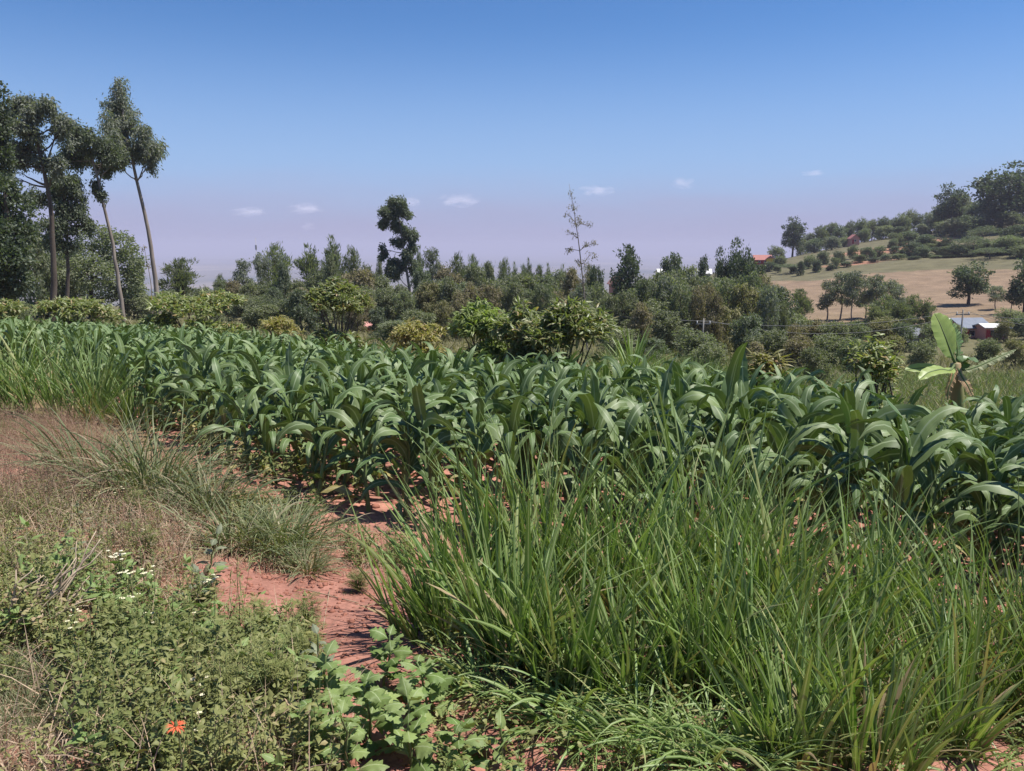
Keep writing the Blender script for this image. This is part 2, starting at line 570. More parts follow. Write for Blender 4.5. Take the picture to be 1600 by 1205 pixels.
M = {}
M['ground'] = ground_mat()
M['maize'] = leaf_mat('maize_leaf', (.078, .130, .040), (.142, .194, .066), rough=.54, transl=.14, spec=.4, midrib=(.24, .30, .16), ribw=.08, streak=.16)
M['maize_old'] = leaf_mat('old_maize_leaf', (.19, .22, .06), (.36, .28, .13), rough=.6, transl=.2, spec=.3, midrib=(.4, .38, .22), ribw=.08, streak=.2)
M['stalk'] = leaf_mat('maize_stalk', (.11, .17, .06), (.14, .19, .08), rough=.5, transl=0, spec=.3)
M['napier'] = leaf_mat('napier_blade', (.092, .168, .036), (.220, .290, .086), rough=.47, transl=.22, spec=.4, midrib=(.32, .38, .17), ribw=.14, streak=.16, cc=(.28, .27, .11))
M['napier_dry'] = leaf_mat('dry_blade', (.26, .21, .11), (.36, .28, .17), rough=.8, transl=.2, spec=.2)
M['tussock'] = leaf_mat('tussock_blade', (.125, .160, .068), (.225, .235, .125), rough=.55, transl=.2, spec=.3, cc=(.38, .31, .21))
M['weed'] = leaf_mat('weed_leaf', (.105, .140, .036), (.268, .262, .098), rough=.55, transl=.22, spec=.3, cc=(.42, .30, .19))
M['feather'] = leaf_mat('feathery_leaf', (.140, .165, .048), (.250, .250, .100), rough=.6, transl=.22, spec=.25)
M['straw'] = leaf_mat('straw', (.34, .25, .17), (.50, .38, .27), rough=.85, transl=.2, spec=.15, trc=(1, .9, .7))
M['panicle'] = leaf_mat('seed_panicle', (.32, .19, .14), (.42, .27, .20), rough=.9, transl=.3, spec=.1, trc=(1, .85, .75))
M['lobed'] = leaf_mat('lobed_leaf', (.125, .190, .050), (.215, .275, .098), rough=.55, transl=.22, spec=.28, midrib=(.30, .36, .18), ribw=.05, streak=.14)
M['greyleaf'] = leaf_mat('grey_leaf', (.150, .175, .105), (.215, .230, .150), rough=.6, transl=.25, spec=.35, midrib=(.28, .31, .2), ribw=.06, streak=.08)
M['white'] = plain_mat('white_petal', (.70, .66, .48), (.62, .56, .34), rough=.7)
M['orange'] = leaf_mat('orange_petal', (.50, .085, .035), (.62, .16, .07), rough=.55, transl=.2, spec=.3, trc=(1.2, .8, .5))
M['twig'] = plain_mat('dry_twig', (.52, .41, .30), (.36, .27, .19), scale=14, rough=.9)
M['stem'] = plain_mat('green_stem', (.13, .18, .06), (.10, .13, .05), scale=10, rough=.7)
M['clod'] = plain_mat('soil_clod', (.33, .145, .102), (.26, .11, .078), scale=6, rough=.95, spec=.1, bump=.4)
M['bark'] = plain_mat('pale_bark', (.30, .25, .21), (.17, .14, .12), scale=1.5, rough=.85, stretch=(1, 1, .25), bump=.3)
M['bark_dark'] = plain_mat('dark_bark', (.12, .095, .075), (.08, .06, .05), scale=2, rough=.9, stretch=(1, 1, .3), bump=.3)
M['euc'] = leaf_mat('eucalyptus_leaf', (.135, .150, .118), (.250, .258, .208), rough=.55, transl=.36, spec=.35)
M['euc_green'] = leaf_mat('green_eucalyptus_leaf', (.098, .122, .080), (.190, .212, .145), rough=.55, transl=.36, spec=.35)
M['dark'] = leaf_mat('dark_leaf', (.062, .086, .054), (.135, .156, .102), rough=.5, transl=.33, spec=.35)
M['olive'] = leaf_mat('olive_leaf', (.148, .165, .102), (.255, .262, .165), rough=.6, transl=.34, spec=.25)
M['casu'] = leaf_mat('casuarina_leaf', (0.125, 0.151, 0.098), (0.229, 0.236, 0.151), rough=.65, transl=.38, spec=.25)
M['brown'] = leaf_mat('brownish_leaf', (0.195, 0.171, 0.109), (0.301, 0.254, 0.168), rough=.7, transl=.3, spec=.2)
M['bush'] = leaf_mat('bush_leaf', (.140, .180, .055), (.280, .290, .120), rough=.42, transl=.33, spec=.45, midrib=(.34, .37, .2), ribw=.1, cc=(.40, .26, .13))
M['bush_light'] = leaf_mat('light_bush_leaf', (.185, .250, .065), (.310, .350, .130), rough=.42, transl=.36, spec=.45, midrib=(.36, .4, .2), ribw=.1)
M['bush_yellow'] = leaf_mat('yellowish_bush_leaf', (.215, .205, .065), (.320, .275, .110), rough=.45, transl=.32, spec=.4, cc=(.36, .23, .12))
M['grass'] = leaf_mat('grass_blade', (.105, .165, .042), (.185, .225, .075), rough=.5, transl=.32, spec=.35)
M['scrub'] = leaf_mat('scrub_leaf', (0.171, 0.171, 0.086), (0.281, 0.248, 0.143), rough=.65, transl=.28, spec=.2)
M['banana'] = leaf_mat('banana_leaf', (.330, .420, .120), (.360, .450, .140), rough=.42, transl=.45, spec=.4, midrib=(.52, .56, .3), ribw=.05, trc=(1.2, 1.3, .7), streak=.06)
M['banana_dark'] = leaf_mat('dark_banana_leaf', (.120, .190, .065), (.140, .215, .075), rough=.4, transl=.3, spec=.45, midrib=(.36, .4, .2), ribw=.06)
M['pseudostem'] = plain_mat('banana_stem', (.22, .24, .09), (.30, .20, .11), scale=5, rough=.6, stretch=(1, 1, .2))
M['dead_leaf'] = leaf_mat('dead_leaf', (.33, .20, .11), (.44, .30, .19), rough=.85, transl=.15, spec=.15)
M['pole'] = plain_mat('weathered_pole', (.36, .33, .29), (.26, .23, .20), scale=3, rough=.9, stretch=(1, 1, .15))
M['cable'] = plain_mat('grey_cable', (.16, .16, .16), rough=.5)
M['pink'] = plain_mat('pink_wall', (.56, .27, .23), (.48, .24, .20), rough=.85)
M['redroof'] = plain_mat('red_roof', (.42, .17, .14), (.34, .14, .12), rough=.6, scale=2)
M['yellow'] = plain_mat('yellow_wall', (.70, .46, .06), (.62, .40, .05), rough=.8)
M['redwall'] = plain_mat('red_wall', (.36, .04, .05), (.28, .03, .04), rough=.8)
M['greyroof'] = plain_mat('grey_roof', (.17, .19, .23), (.13, .15, .19), rough=.5, scale=2)
M['whitewall'] = plain_mat('white_wall', (.72, .70, .68), (.62, .60, .58), rough=.8)
M['lilac'] = plain_mat('lilac_wall', (.42, .36, .46), (.36, .30, .40), rough=.8)
M['window'] = plain_mat('dark_window', (.03, .035, .045), rough=.15, spec=.6)
M['metal'] = plain_mat('mast_metal', (.4, .38, .38), rough=.5)


# ------------------------------------------------------------------ ground
NEAR_EDGE = [(-330, 560), (40, 600), (200, 655), (300, 715), (400, 765), (560, 798), (700, 825), (1000, 860), (1300, 905), (1600, 965), (2400, 1080)]
FAR_EDGE = [(2400, 12.6), (1960, 13.2), (1640, 13.8), (1400, 14.2), (1200, 14.8), (900, 17.0), (700, 20), (500, 26), (300, 33), (0, 38), (-330, 40)]
MAIZE_POLY = np.array([ground_at(a, b) for a, b in NEAR_EDGE] + [ground_px(a, d) for a, d in FAR_EDGE])
PATCH_POLY = gpoly([(318, 905), (400, 885), (520, 905), (575, 930), (600, 985), (600, 1080), (520, 1075), (500, 1010), (470, 968), (340, 960)])
WEED_POLY = gpoly([(-160, 780), (0, 770), (120, 760), (240, 800), (300, 850), (320, 940), (345, 975), (470, 985), (520, 1080), (560, 1210), (480, 1290), (-250, 1290)])
DRY_POLY = gpoly([(-200, 690), (0, 660), (110, 655), (210, 690), (300, 740), (330, 800), (330, 880), (240, 860), (120, 800), (-160, 800)])


def build_ground():
    rr = np.concatenate([np.arange(0.35, 11, 0.055), np.exp(np.linspace(math.log(11.1), math.log(120), 130)),
                         np.arange(122.5, 520, 2.6), np.exp(np.linspace(math.log(530), math.log(38000), 90))])
    a0 = np.arange(-44, 44.01, 0.36)
    aa = np.concatenate([np.arange(-180, -44.5, 4.0), a0, np.arange(47, 179, 4.0)])
    RR, AA = np.meshgrid(rr, np.radians(aa), indexing='ij')
    X = RR * np.sin(AA); Y = RR * np.cos(AA); Z = h(X, Y)
    nr, na = RR.shape
    V = np.stack([X, Y, Z], -1).reshape(-1, 3)
    idx = np.arange(nr * na).reshape(nr, na)
    nx = np.roll(idx, -1, 1)
    F = np.stack([idx[:-1], idx[1:], nx[1:], nx[:-1]], -1).reshape(-1, 4)
    c = len(V)
    V = np.concatenate([V, [[0, 0, float(h(0.01, 0.01))]]])
    F = np.concatenate([F, [[c, idx[0, j], nx[0, j], nx[0, j]] for j in range(na)]])
    g = Geo().add(V, F)
    me = g.mesh('ground', M['ground'])
    x, y = V[:, 0], V[:, 1]
    r = np.hypot(x, y)
    px, py = to_px(np.where((y > 1)[:, None], V, [[0, 10, 0]]))
    soil = np.array([.350, .165, .123]); litter = np.array([.235, .165, .095]); green = np.array([.085, .105, .035])
    tan = np.array([.215, .150, .100]); hill = np.array([.128, .115, .066]); plain = np.array([.150, .135, .105])
    col = np.tile(soil, (len(V), 1)).astype(float)

    def lay(colr, w):
        nonlocal col
        w = np.clip(w, 0, 1)[:, None]
        col = col * (1 - w) + colr * w
    n1 = vnoise(x, y, 1.1, 21) + .6 * vnoise(x, y, .35, 22)
    lay(litter, np.where(in_poly(x, y, WEED_POLY) | in_poly(x, y, DRY_POLY), .6 + n1 * 1.2, 0))
    n2 = vnoise(x, y, 6, 23) + .5 * vnoise(x, y, 2, 24)
    inm = in_poly(x, y, MAIZE_POLY)
    lay(green, np.where(~inm & (y > 9), np.clip((r - 9) / 4, 0, 1) * (.8 + n2), 0))
    lay(np.array([.13, .118, .06]), np.clip((r - 40) / 40, 0, 1))
    lay(hill, np.clip((r - 150) / 60, 0, 1) * (.8 + n2))
    # the mown brown pasture across the valley
    fp = gpoly([(1195, 512), (1200, 440), (1290, 437), (1335, 428), (1420, 424), (1500, 419), (1600, 421), (1680, 420), (1680, 505), (1500, 508), (1330, 512)])
    wob = vnoise(x, y, 14, 31) * 8
    n3 = .5 + vnoise(x, y, 40, 32) + .7 * vnoise(x, y, 11, 33)
    ft = tan * (1 - .25 * n3[:, None]) + np.array([.185, .150, .080]) * (.25 * n3[:, None])
    inf = in_poly(x + wob, y + wob * .6, fp)
    col[inf] = ft[inf]
    # bare red scars on the hillside
    for (qx, d, wx, wy) in ((1385, 330, 16, 14), (1345, 292, 13, 6), (1470, 318, 12, 8), (1440, 345, 14, 8)):
        p = ground_px(qx, d)
        w = 1.3 - ((x - p[0]) / wx) ** 2 - ((y - p[1]) / wy) ** 2 + 1.6 * vnoise(x, y, 6, 41)
        lay(np.array([.33, .155, .105]), np.clip(w, 0, 1) * .85)
    lay(plain, np.clip((r - 900) / 800, 0, 1))
    n4 = vnoise(x, y, 900, 51) + .6 * vnoise(x, y, 260, 52)
    lay(np.array([.05, .068, .045]), np.where(r > 900, np.clip(n4 * 3.2, 0, 1), 0))
    n5 = vnoise(x, y, 1500, 53) + .5 * vnoise(x, y, 400, 54)
    lay(np.array([.30, .25, .19]), np.where(r > 2500, np.clip(n5 * 3 - .5, 0, 1), 0))
    at = me.attributes.new('cover', 'FLOAT_COLOR', 'POINT')
    at.data.foreach_set('color', np.column_stack([col, np.ones(len(col))]).astype(np.float32).ravel())
    o = link('ground', me, kind='structure')


build_ground()


def build_haze():
    g = Geo().add(*box(-40000, 40000, -40000, 40000, -320, 80))
    m, N, L = new_mat('pale_air')
    out = N('ShaderNodeOutputMaterial'); v = N('ShaderNodeVolumePrincipled')
    v.inputs['Color'].default_value = (.61, .60, .78, 1)
    v.inputs['Density'].default_value = HAZE_DENSITY
    v.inputs['Anisotropy'].default_value = 0.0
    L(v.outputs[0], out.inputs['Volume'])
    link('haze', g.mesh('haze', m, smooth=False), kind='stuff')


build_haze()


def build_clouds():
    m, N, L = new_mat('cloud_vapour')
    out = N('ShaderNodeOutputMaterial'); v = N('ShaderNodeVolumePrincipled')
    v.inputs['Color'].default_value = (1, .96, .98, 1)
    v.inputs['Anisotropy'].default_value = 0.0
    tc = N('ShaderNodeTexCoord')
    mp = N('ShaderNodeMapping'); L(tc.outputs['Generated'], mp.inputs[0])
    mp.inputs['Location'].default_value = (-1, -1, -1); mp.inputs['Scale'].default_value = (2, 2, 2)
    ln = N('ShaderNodeVectorMath'); ln.operation = 'LENGTH'; L(mp.outputs[0], ln.inputs[0])
    oi = N('ShaderNodeObjectInfo')
    off = N('ShaderNodeVectorMath'); off.operation = 'ADD'; L(tc.outputs['Generated'], off.inputs[0])
    cx = N('ShaderNodeCombineXYZ'); sc = N('ShaderNodeMath'); sc.operation = 'MULTIPLY'; L(oi.outputs['Random'], sc.inputs[0]); sc.inputs[1].default_value = 40
    L(sc.outputs[0], cx.inputs[0]); L(cx.outputs[0], off.inputs[1])
    nz = N('ShaderNodeTexNoise'); nz.inputs['Scale'].default_value = 3.4; nz.inputs['Detail'].default_value = 6; L(off.outputs[0], nz.inputs['Vector'])
    ma = N('ShaderNodeMath'); ma.operation = 'MULTIPLY_ADD'; L(nz.outputs[0], ma.inputs[0]); ma.inputs[1].default_value = -3.2; L(ln.outputs['Value'], ma.inputs[2])
    mr = N('ShaderNodeMapRange'); L(ma.outputs[0], mr.inputs[0])
    mr.inputs[1].default_value = -1.5; mr.inputs[2].default_value = -.75; mr.inputs[3].default_value = .00042; mr.inputs[4].default_value = 0
    L(mr.outputs[0], v.inputs['Density'])
    L(v.outputs[0], out.inputs['Volume'])
    rng = np.random.default_rng(5)
    D = 70000.0
    for px, py, w, hh, lab in (
            (1068, 286, 26, 13, 'small bright white puff of cloud highest over the plain'),
            (718, 313, 46, 15, 'pale cloud puff just right of the tall central eucalyptus'),
            (640, 317, 30, 13, 'dim cloud puff beside the top of the tall central eucalyptus'),
            (932, 298, 38, 12, 'pale cloud puff beside the top of the thin bare tree'),
            (1271, 271, 26, 7, 'thin faint cloud wisp high over the pasture hill'),
            (478, 326, 42, 13, 'hazy cloud puff over the feathery trees left of centre'),
            (390, 331, 40, 11, 'hazy cloud wisp nearest the tall leaning eucalyptus'),
            (480, 354, 18, 10, 'tiny cloud puff hanging below a wider hazy one')):
        c = pt(px, py, D); s = D / FOC
        t = thing('cloud', lab, 'cloud', c, group='small clouds above the haze layer')
        n, mrows = 40, 20
        th, ph = np.meshgrid(np.linspace(0.001, math.pi - .001, mrows), np.arange(n) / n * 6.283, indexing='ij')
        U = np.stack([np.sin(th) * np.cos(ph), np.sin(th) * np.sin(ph), np.cos(th)], -1)
        o = rng.random(3) * 50
        rad = 1 + .55 * vnoise(U[..., 0] * 2.2 + o[0] + U[..., 1], U[..., 2] * 1.1 + o[1], .8, 61) + .4 * vnoise(U[..., 0] * 3 + o[2], U[..., 2] * 2 + U[..., 1] * 2, .5, 62)
        V = U * (1 + .3 * (rad[..., None] - 1)) * np.array([w * .75, w * .5, hh * .8]) * s
        idx = np.arange(mrows * n).reshape(mrows, n); nx = np.roll(idx, -1, 1)
        g = Geo().add(V, np.stack([idx[:-1], idx[1:], nx[1:], nx[:-1]], -1).reshape(-1, 4))
        part('cloud_body', g, m, t)


build_clouds()

# ------------------------------------------------------------------ trees: custom ones near the field
def blobs_at(base, d, px_blobs, depth=0.9):
    out = []
    for (a, b, ra, rb) in px_blobs:
        c = pt(a, b, d) - base; k = d / FOC
        out.append([c[0], c[1], c[2], ra * k, ra * k * depth, rb * k])
    B = np.array(out)
    return B


def line_at(base, d, pxs):
    return np.array([pt(a, b, d) - base for a, b in pxs])


def smooth_line(P, n, rng, amp=0.0):
    P = np.asarray(P, float)
    t = np.concatenate([[0], np.cumsum(np.linalg.norm(np.diff(P, axis=0), axis=1))]); t /= t[-1]
    tt = np.linspace(0, 1, n)
    Q = np.stack([np.interp(tt, t, P[:, k]) for k in range(3)], 1)
    for _ in range(2):
        Q[1:-1] = (Q[:-2] + 2 * Q[1:-1] + Q[2:]) / 4
    if amp:
        Q[1:-1] += rng.normal(0, amp, (n - 2, 3))
    return Q


def custom_tree(name, label, d, base_px, trunk, blobs, mat, bark, r0, r1, seed, nclump, per, csize, L, W, mode, group=None, nbranch=None, shell=.5, cat='tree', jit=.5, limbs=()):
    rng = np.random.default_rng(seed)
    base = ground_px(base_px, d)
    t = thing(name, label, cat, base, group=group)
    tp = line_at(base, d, trunk)
    tp[0] = [0, 0, -.2]
    tl = smooth_line(tp, 14, rng, r0 * .12)
    g = Geo(); g.add(*tube(tl, np.linspace(r0, r1, len(tl)), 8))
    part('trunk', g, bark, t)
    B = blobs_at(base, d, blobs)
    B[:, 1] += rng.normal(0, jit, len(B)) * B[:, 3]
    for b in B if nbranch is None else B[:nbranch]:
        k = np.argmin(np.linalg.norm(tl[4:] - (b[:3] - np.array([0, 0, b[5] * 1.3])), axis=1)) + 4
        g = Geo()
        ln = wobble(tl[k], b[:3], 7, .05 * np.linalg.norm(tl[k] - b[:3]) ** .5, rng)
        g.add(*tube(ln, np.linspace(max(r1 * .8, r0 * .3), .02, 7), 5))
        for q in range(4):
            e = b[:3] + rdirs(1, rng)[0] * b[3:6] * .8
            g.add(*tube(wobble(ln[3 + q % 3], e, 5, .06, rng), np.linspace(r1 * .35, .012, 5), 4))
        part('branch', g, bark, t)
    for lm in limbs:
        ll = smooth_line(line_at(base, d, lm), 7, rng, .05)
        part('branch', Geo().add(*tube(ll, np.linspace(r0 * .4, .02, 7), 5)), bark, t)
    g = Geo()
    if mode == 'hang' and nclump > 100:
        sub_ = []
        for b in B:
            for q in range(6):
                u = rdirs(1, rng)[0]
                s_ = rng.uniform(.36, .58)
                c = b[:3] + u * b[3:6] * rng.uniform(.35, .95)
                sub_.append([c[0], c[1], c[2], b[3] * s_ * .9, b[4] * s_ * .9, max(b[5] * s_ * 1.25, b[3] * s_ * .8)])
        B = np.array(sub_)
        foliage(g, B, int(nclump * 2.3), per, csize * .58, L * .84, W * .92, mode, rng, .15, 1.15)
    else:
        foliage(g, B, int(nclump * 1.6), per, csize * .74, L * .86, W * .95, mode, rng, shell * .7)
    part('crown', g, mat, t, smooth=False)
    return t


ORD = ['nearest', 'second', 'third', 'fourth', 'fifth', 'sixth', 'seventh', 'eighth', 'ninth', 'tenth', 'eleventh', 'twelfth', 'thirteenth', 'fourteenth', 'fifteenth', 'sixteenth', 'seventeenth', 'eighteenth']


def relabel(items, desc, marks):
    """a label of its own for each of several alike trees: counted off to the left and right of things one can find"""
    cnt = {}
    for px, o in sorted(items, key=lambda q: min(abs(q[0] - m[0]) for m in marks)):
        m = min(marks, key=lambda q: abs(q[0] - px))
        side = 'left' if px < m[0] else 'right'
        k = cnt[(m, side)] = cnt.get((m, side), -1) + 1
        o['label'] = '%s, %s %s of %s' % (desc, ORD[k], side, m[1])


WOODMARKS = [(287, 'lone feathery tree'), (483, 'grey utility pole'), (645, 'central eucalyptus'), (918, 'thin bare tree'), (1097, 'short utility pole'), (1246, 'dark pointed tree'), (1425, 'white gabled house'), (1513, 'large pasture tree')]
HILLMARKS = [(1238, 'dark oval skyline tree'), (1333, 'red white house'), (1410, 'bare red scar'), (1483, 'dark round hilltop tree'), (1563, 'biggest hilltop tree')]
EUC = 'tall eucalyptus trees left of the field'
custom_tree('eucalyptus_tree', 'tallest leaning eucalyptus with long bare pale trunk and narrow drooping crown', 85, 250,
            [(250, 470), (240, 410), (226, 330), (213, 275), (205, 240), (192, 180)],
            [(184, 146, 17, 20), (176, 172, 20, 22), (188, 188, 27, 24), (200, 215, 34, 24), (228, 218, 27, 24), (178, 205, 22, 24), (208, 240, 34, 18), (242, 236, 15, 22), (172, 232, 20, 22), (190, 255, 22, 14), (238, 258, 8, 14)],
            M['euc'], M['bark'], .27, .10, 11, 520, 16, .34, .42, .12, 'hang', EUC)
custom_tree('eucalyptus_tree', 'leaning dark green eucalyptus with a pale bare trunk beside the tallest one', 80, 194,
            [(194, 486), (184, 430), (172, 360), (158, 305), (152, 275), (140, 230)],
            [(128, 205, 24, 18), (150, 222, 26, 18), (118, 228, 22, 22), (140, 248, 34, 16), (165, 245, 15, 18), (110, 250, 18, 14), (146, 292, 10, 12), (158, 305, 6, 12)],
            M['euc_green'], M['bark'], .22, .09, 12, 360, 17, .34, .36, .14, 'hang', EUC, limbs=[[(158, 315), (150, 300), (135, 303)], [(155, 285), (165, 265), (172, 262)]])
custom_tree('eucalyptus_tree', 'wide open eucalyptus with fanning limbs at the left edge of the photo', 70, 82,
            [(82, 486), (84, 410), (80, 330), (72, 280), (60, 230), (50, 190)],
            [(26, 160, 25, 15), (46, 178, 28, 18), (78, 172, 15, 15), (85, 195, 22, 18), (15, 195, 26, 18), (52, 205, 28, 14), (15, 245, 18, 22), (38, 252, 20, 14), (8, 280, 18, 15), (68, 252, 20, 14), (100, 205, 12, 20), (95, 262, 12, 22), (35, 230, 25, 10)],
            M['euc'], M['bark_dark'], .30, .10, 13, 460, 16, .30, .38, .13, 'hang', EUC, limbs=[[(74, 290), (55, 285), (28, 268)], [(76, 300), (66, 270), (62, 230)], [(70, 270), (80, 235), (88, 205)]])
custom_tree('eucalyptus_tree', 'clumpy eucalyptus with dense lower crown between the open one and the leaning trunks', 78, 104,
            [(104, 484), (106, 420), (105, 360), (100, 310), (98, 280)],
            [(98, 285, 26, 16), (122, 296, 15, 14), (62, 310, 14, 16), (80, 302, 18, 14), (112, 322, 26, 20), (88, 330, 22, 12), (120, 350, 16, 16), (90, 358, 24, 18), (78, 372, 13, 16), (105, 385, 20, 16)],
            M['euc_green'], M['bark_dark'], .22, .08, 14, 420, 16, .34, .36, .14, 'hang', EUC)
custom_tree('evergreen_tree', 'dark dense evergreen tree at the far left edge reaching down to the field', 52, 10,
            [(10, 480), (12, 420), (10, 350), (8, 300)],
            [(12, 325, 26, 22), (-10, 300, 28, 26), (20, 365, 30, 22), (-5, 370, 34, 30), (28, 400, 28, 24), (5, 410, 36, 28), (22, 440, 26, 22), (-8, 450, 34, 22)],
            M['dark'], M['bark_dark'], .28, .10, 15, 620, 16, .26, .26, .16, 'out')
custom_tree('evergreen_tree', 'tall dark tree top cut by the left edge above the evergreen', 60, -34,
            [(-34, 480), (-30, 380), (-24, 280), (-14, 170)],
            [(-8, 150, 14, 24), (-22, 190, 26, 34), (-6, 225, 14, 30), (-30, 250, 40, 40), (-4, 290, 10, 12)],
            M['dark'], M['bark_dark'], .3, .08, 16, 300, 16, .26, .28, .16, 'out')
custom_tree('leafy_tree', 'big rounded grey green tree behind the two pale leaning trunks', 96, 142,
            [(142, 480), (142, 445), (145, 415)],
            [(150, 372, 30, 18), (180, 385, 28, 24), (110, 415, 36, 20), (135, 405, 36, 24), (200, 410, 22, 28), (160, 425, 40, 28), (100, 445, 30, 24), (140, 455, 46, 20), (195, 455, 24, 24), (75, 395, 13, 18), (212, 440, 10, 30)],
            M['casu'], M['bark_dark'], .35, .15, 17, 700, 16, .46, .36, .20, 'droop', shell=.7)
custom_tree('bare_tree', 'slim leafless grey snag just left of the tallest leaning trunk', 88, 239,
            [(239, 472), (236, 440), (229, 405), (224, 382)],
            [(226, 388, 3, 6), (232, 415, 4, 5)], M['brown'], M['bark'], .07, .02, 18, 8, 8, .12, .22, .07, 'hang', nbranch=2)
custom_tree('eucalyptus_tree', 'tall clumpy eucalyptus with several tiers standing above the centre woodland', 126, 645,
            [(645, 505), (641, 460), (633, 410), (627, 360), (620, 325)],
            [(620, 318, 15, 10), (612, 332, 17, 12), (633, 334, 12, 10), (604, 350, 11, 8), (624, 350, 14, 8), (634, 362, 15, 10), (646, 368, 6, 9), (622, 375, 12, 8), (638, 390, 13, 12), (640, 408, 13, 14), (598, 391, 8, 8), (594, 400, 5, 6), (618, 412, 18, 12), (612, 428, 16, 14), (648, 420, 8, 12)],
            M['euc_green'], M['bark'], .27, .09, 19, 760, 14, .34, .42, .18, 'hang')
custom_tree('slender_tree', 'thin nearly leafless young tree rising alone above the bush thicket', 70, 918,
            [(918, 500), (912, 440), (905, 390), (899, 340), (893, 300), (889, 287)],
            [(892, 305, 4, 10), (895, 325, 7, 9), (886, 335, 5, 8), (897, 345, 8, 9), (906, 345, 6, 8), (888, 362, 8, 7), (900, 368, 9, 7), (920, 350, 5, 5), (916, 382, 10, 6), (888, 388, 7, 6), (930, 378, 6, 4), (924, 398, 9, 6), (912, 412, 10, 8), (902, 405, 6, 6), (910, 440, 9, 16), (916, 428, 9, 12)],
            M['brown'], M['bark'], .10, .012, 20, 60, 10, .16, .22, .06, 'hang', shell=.1)

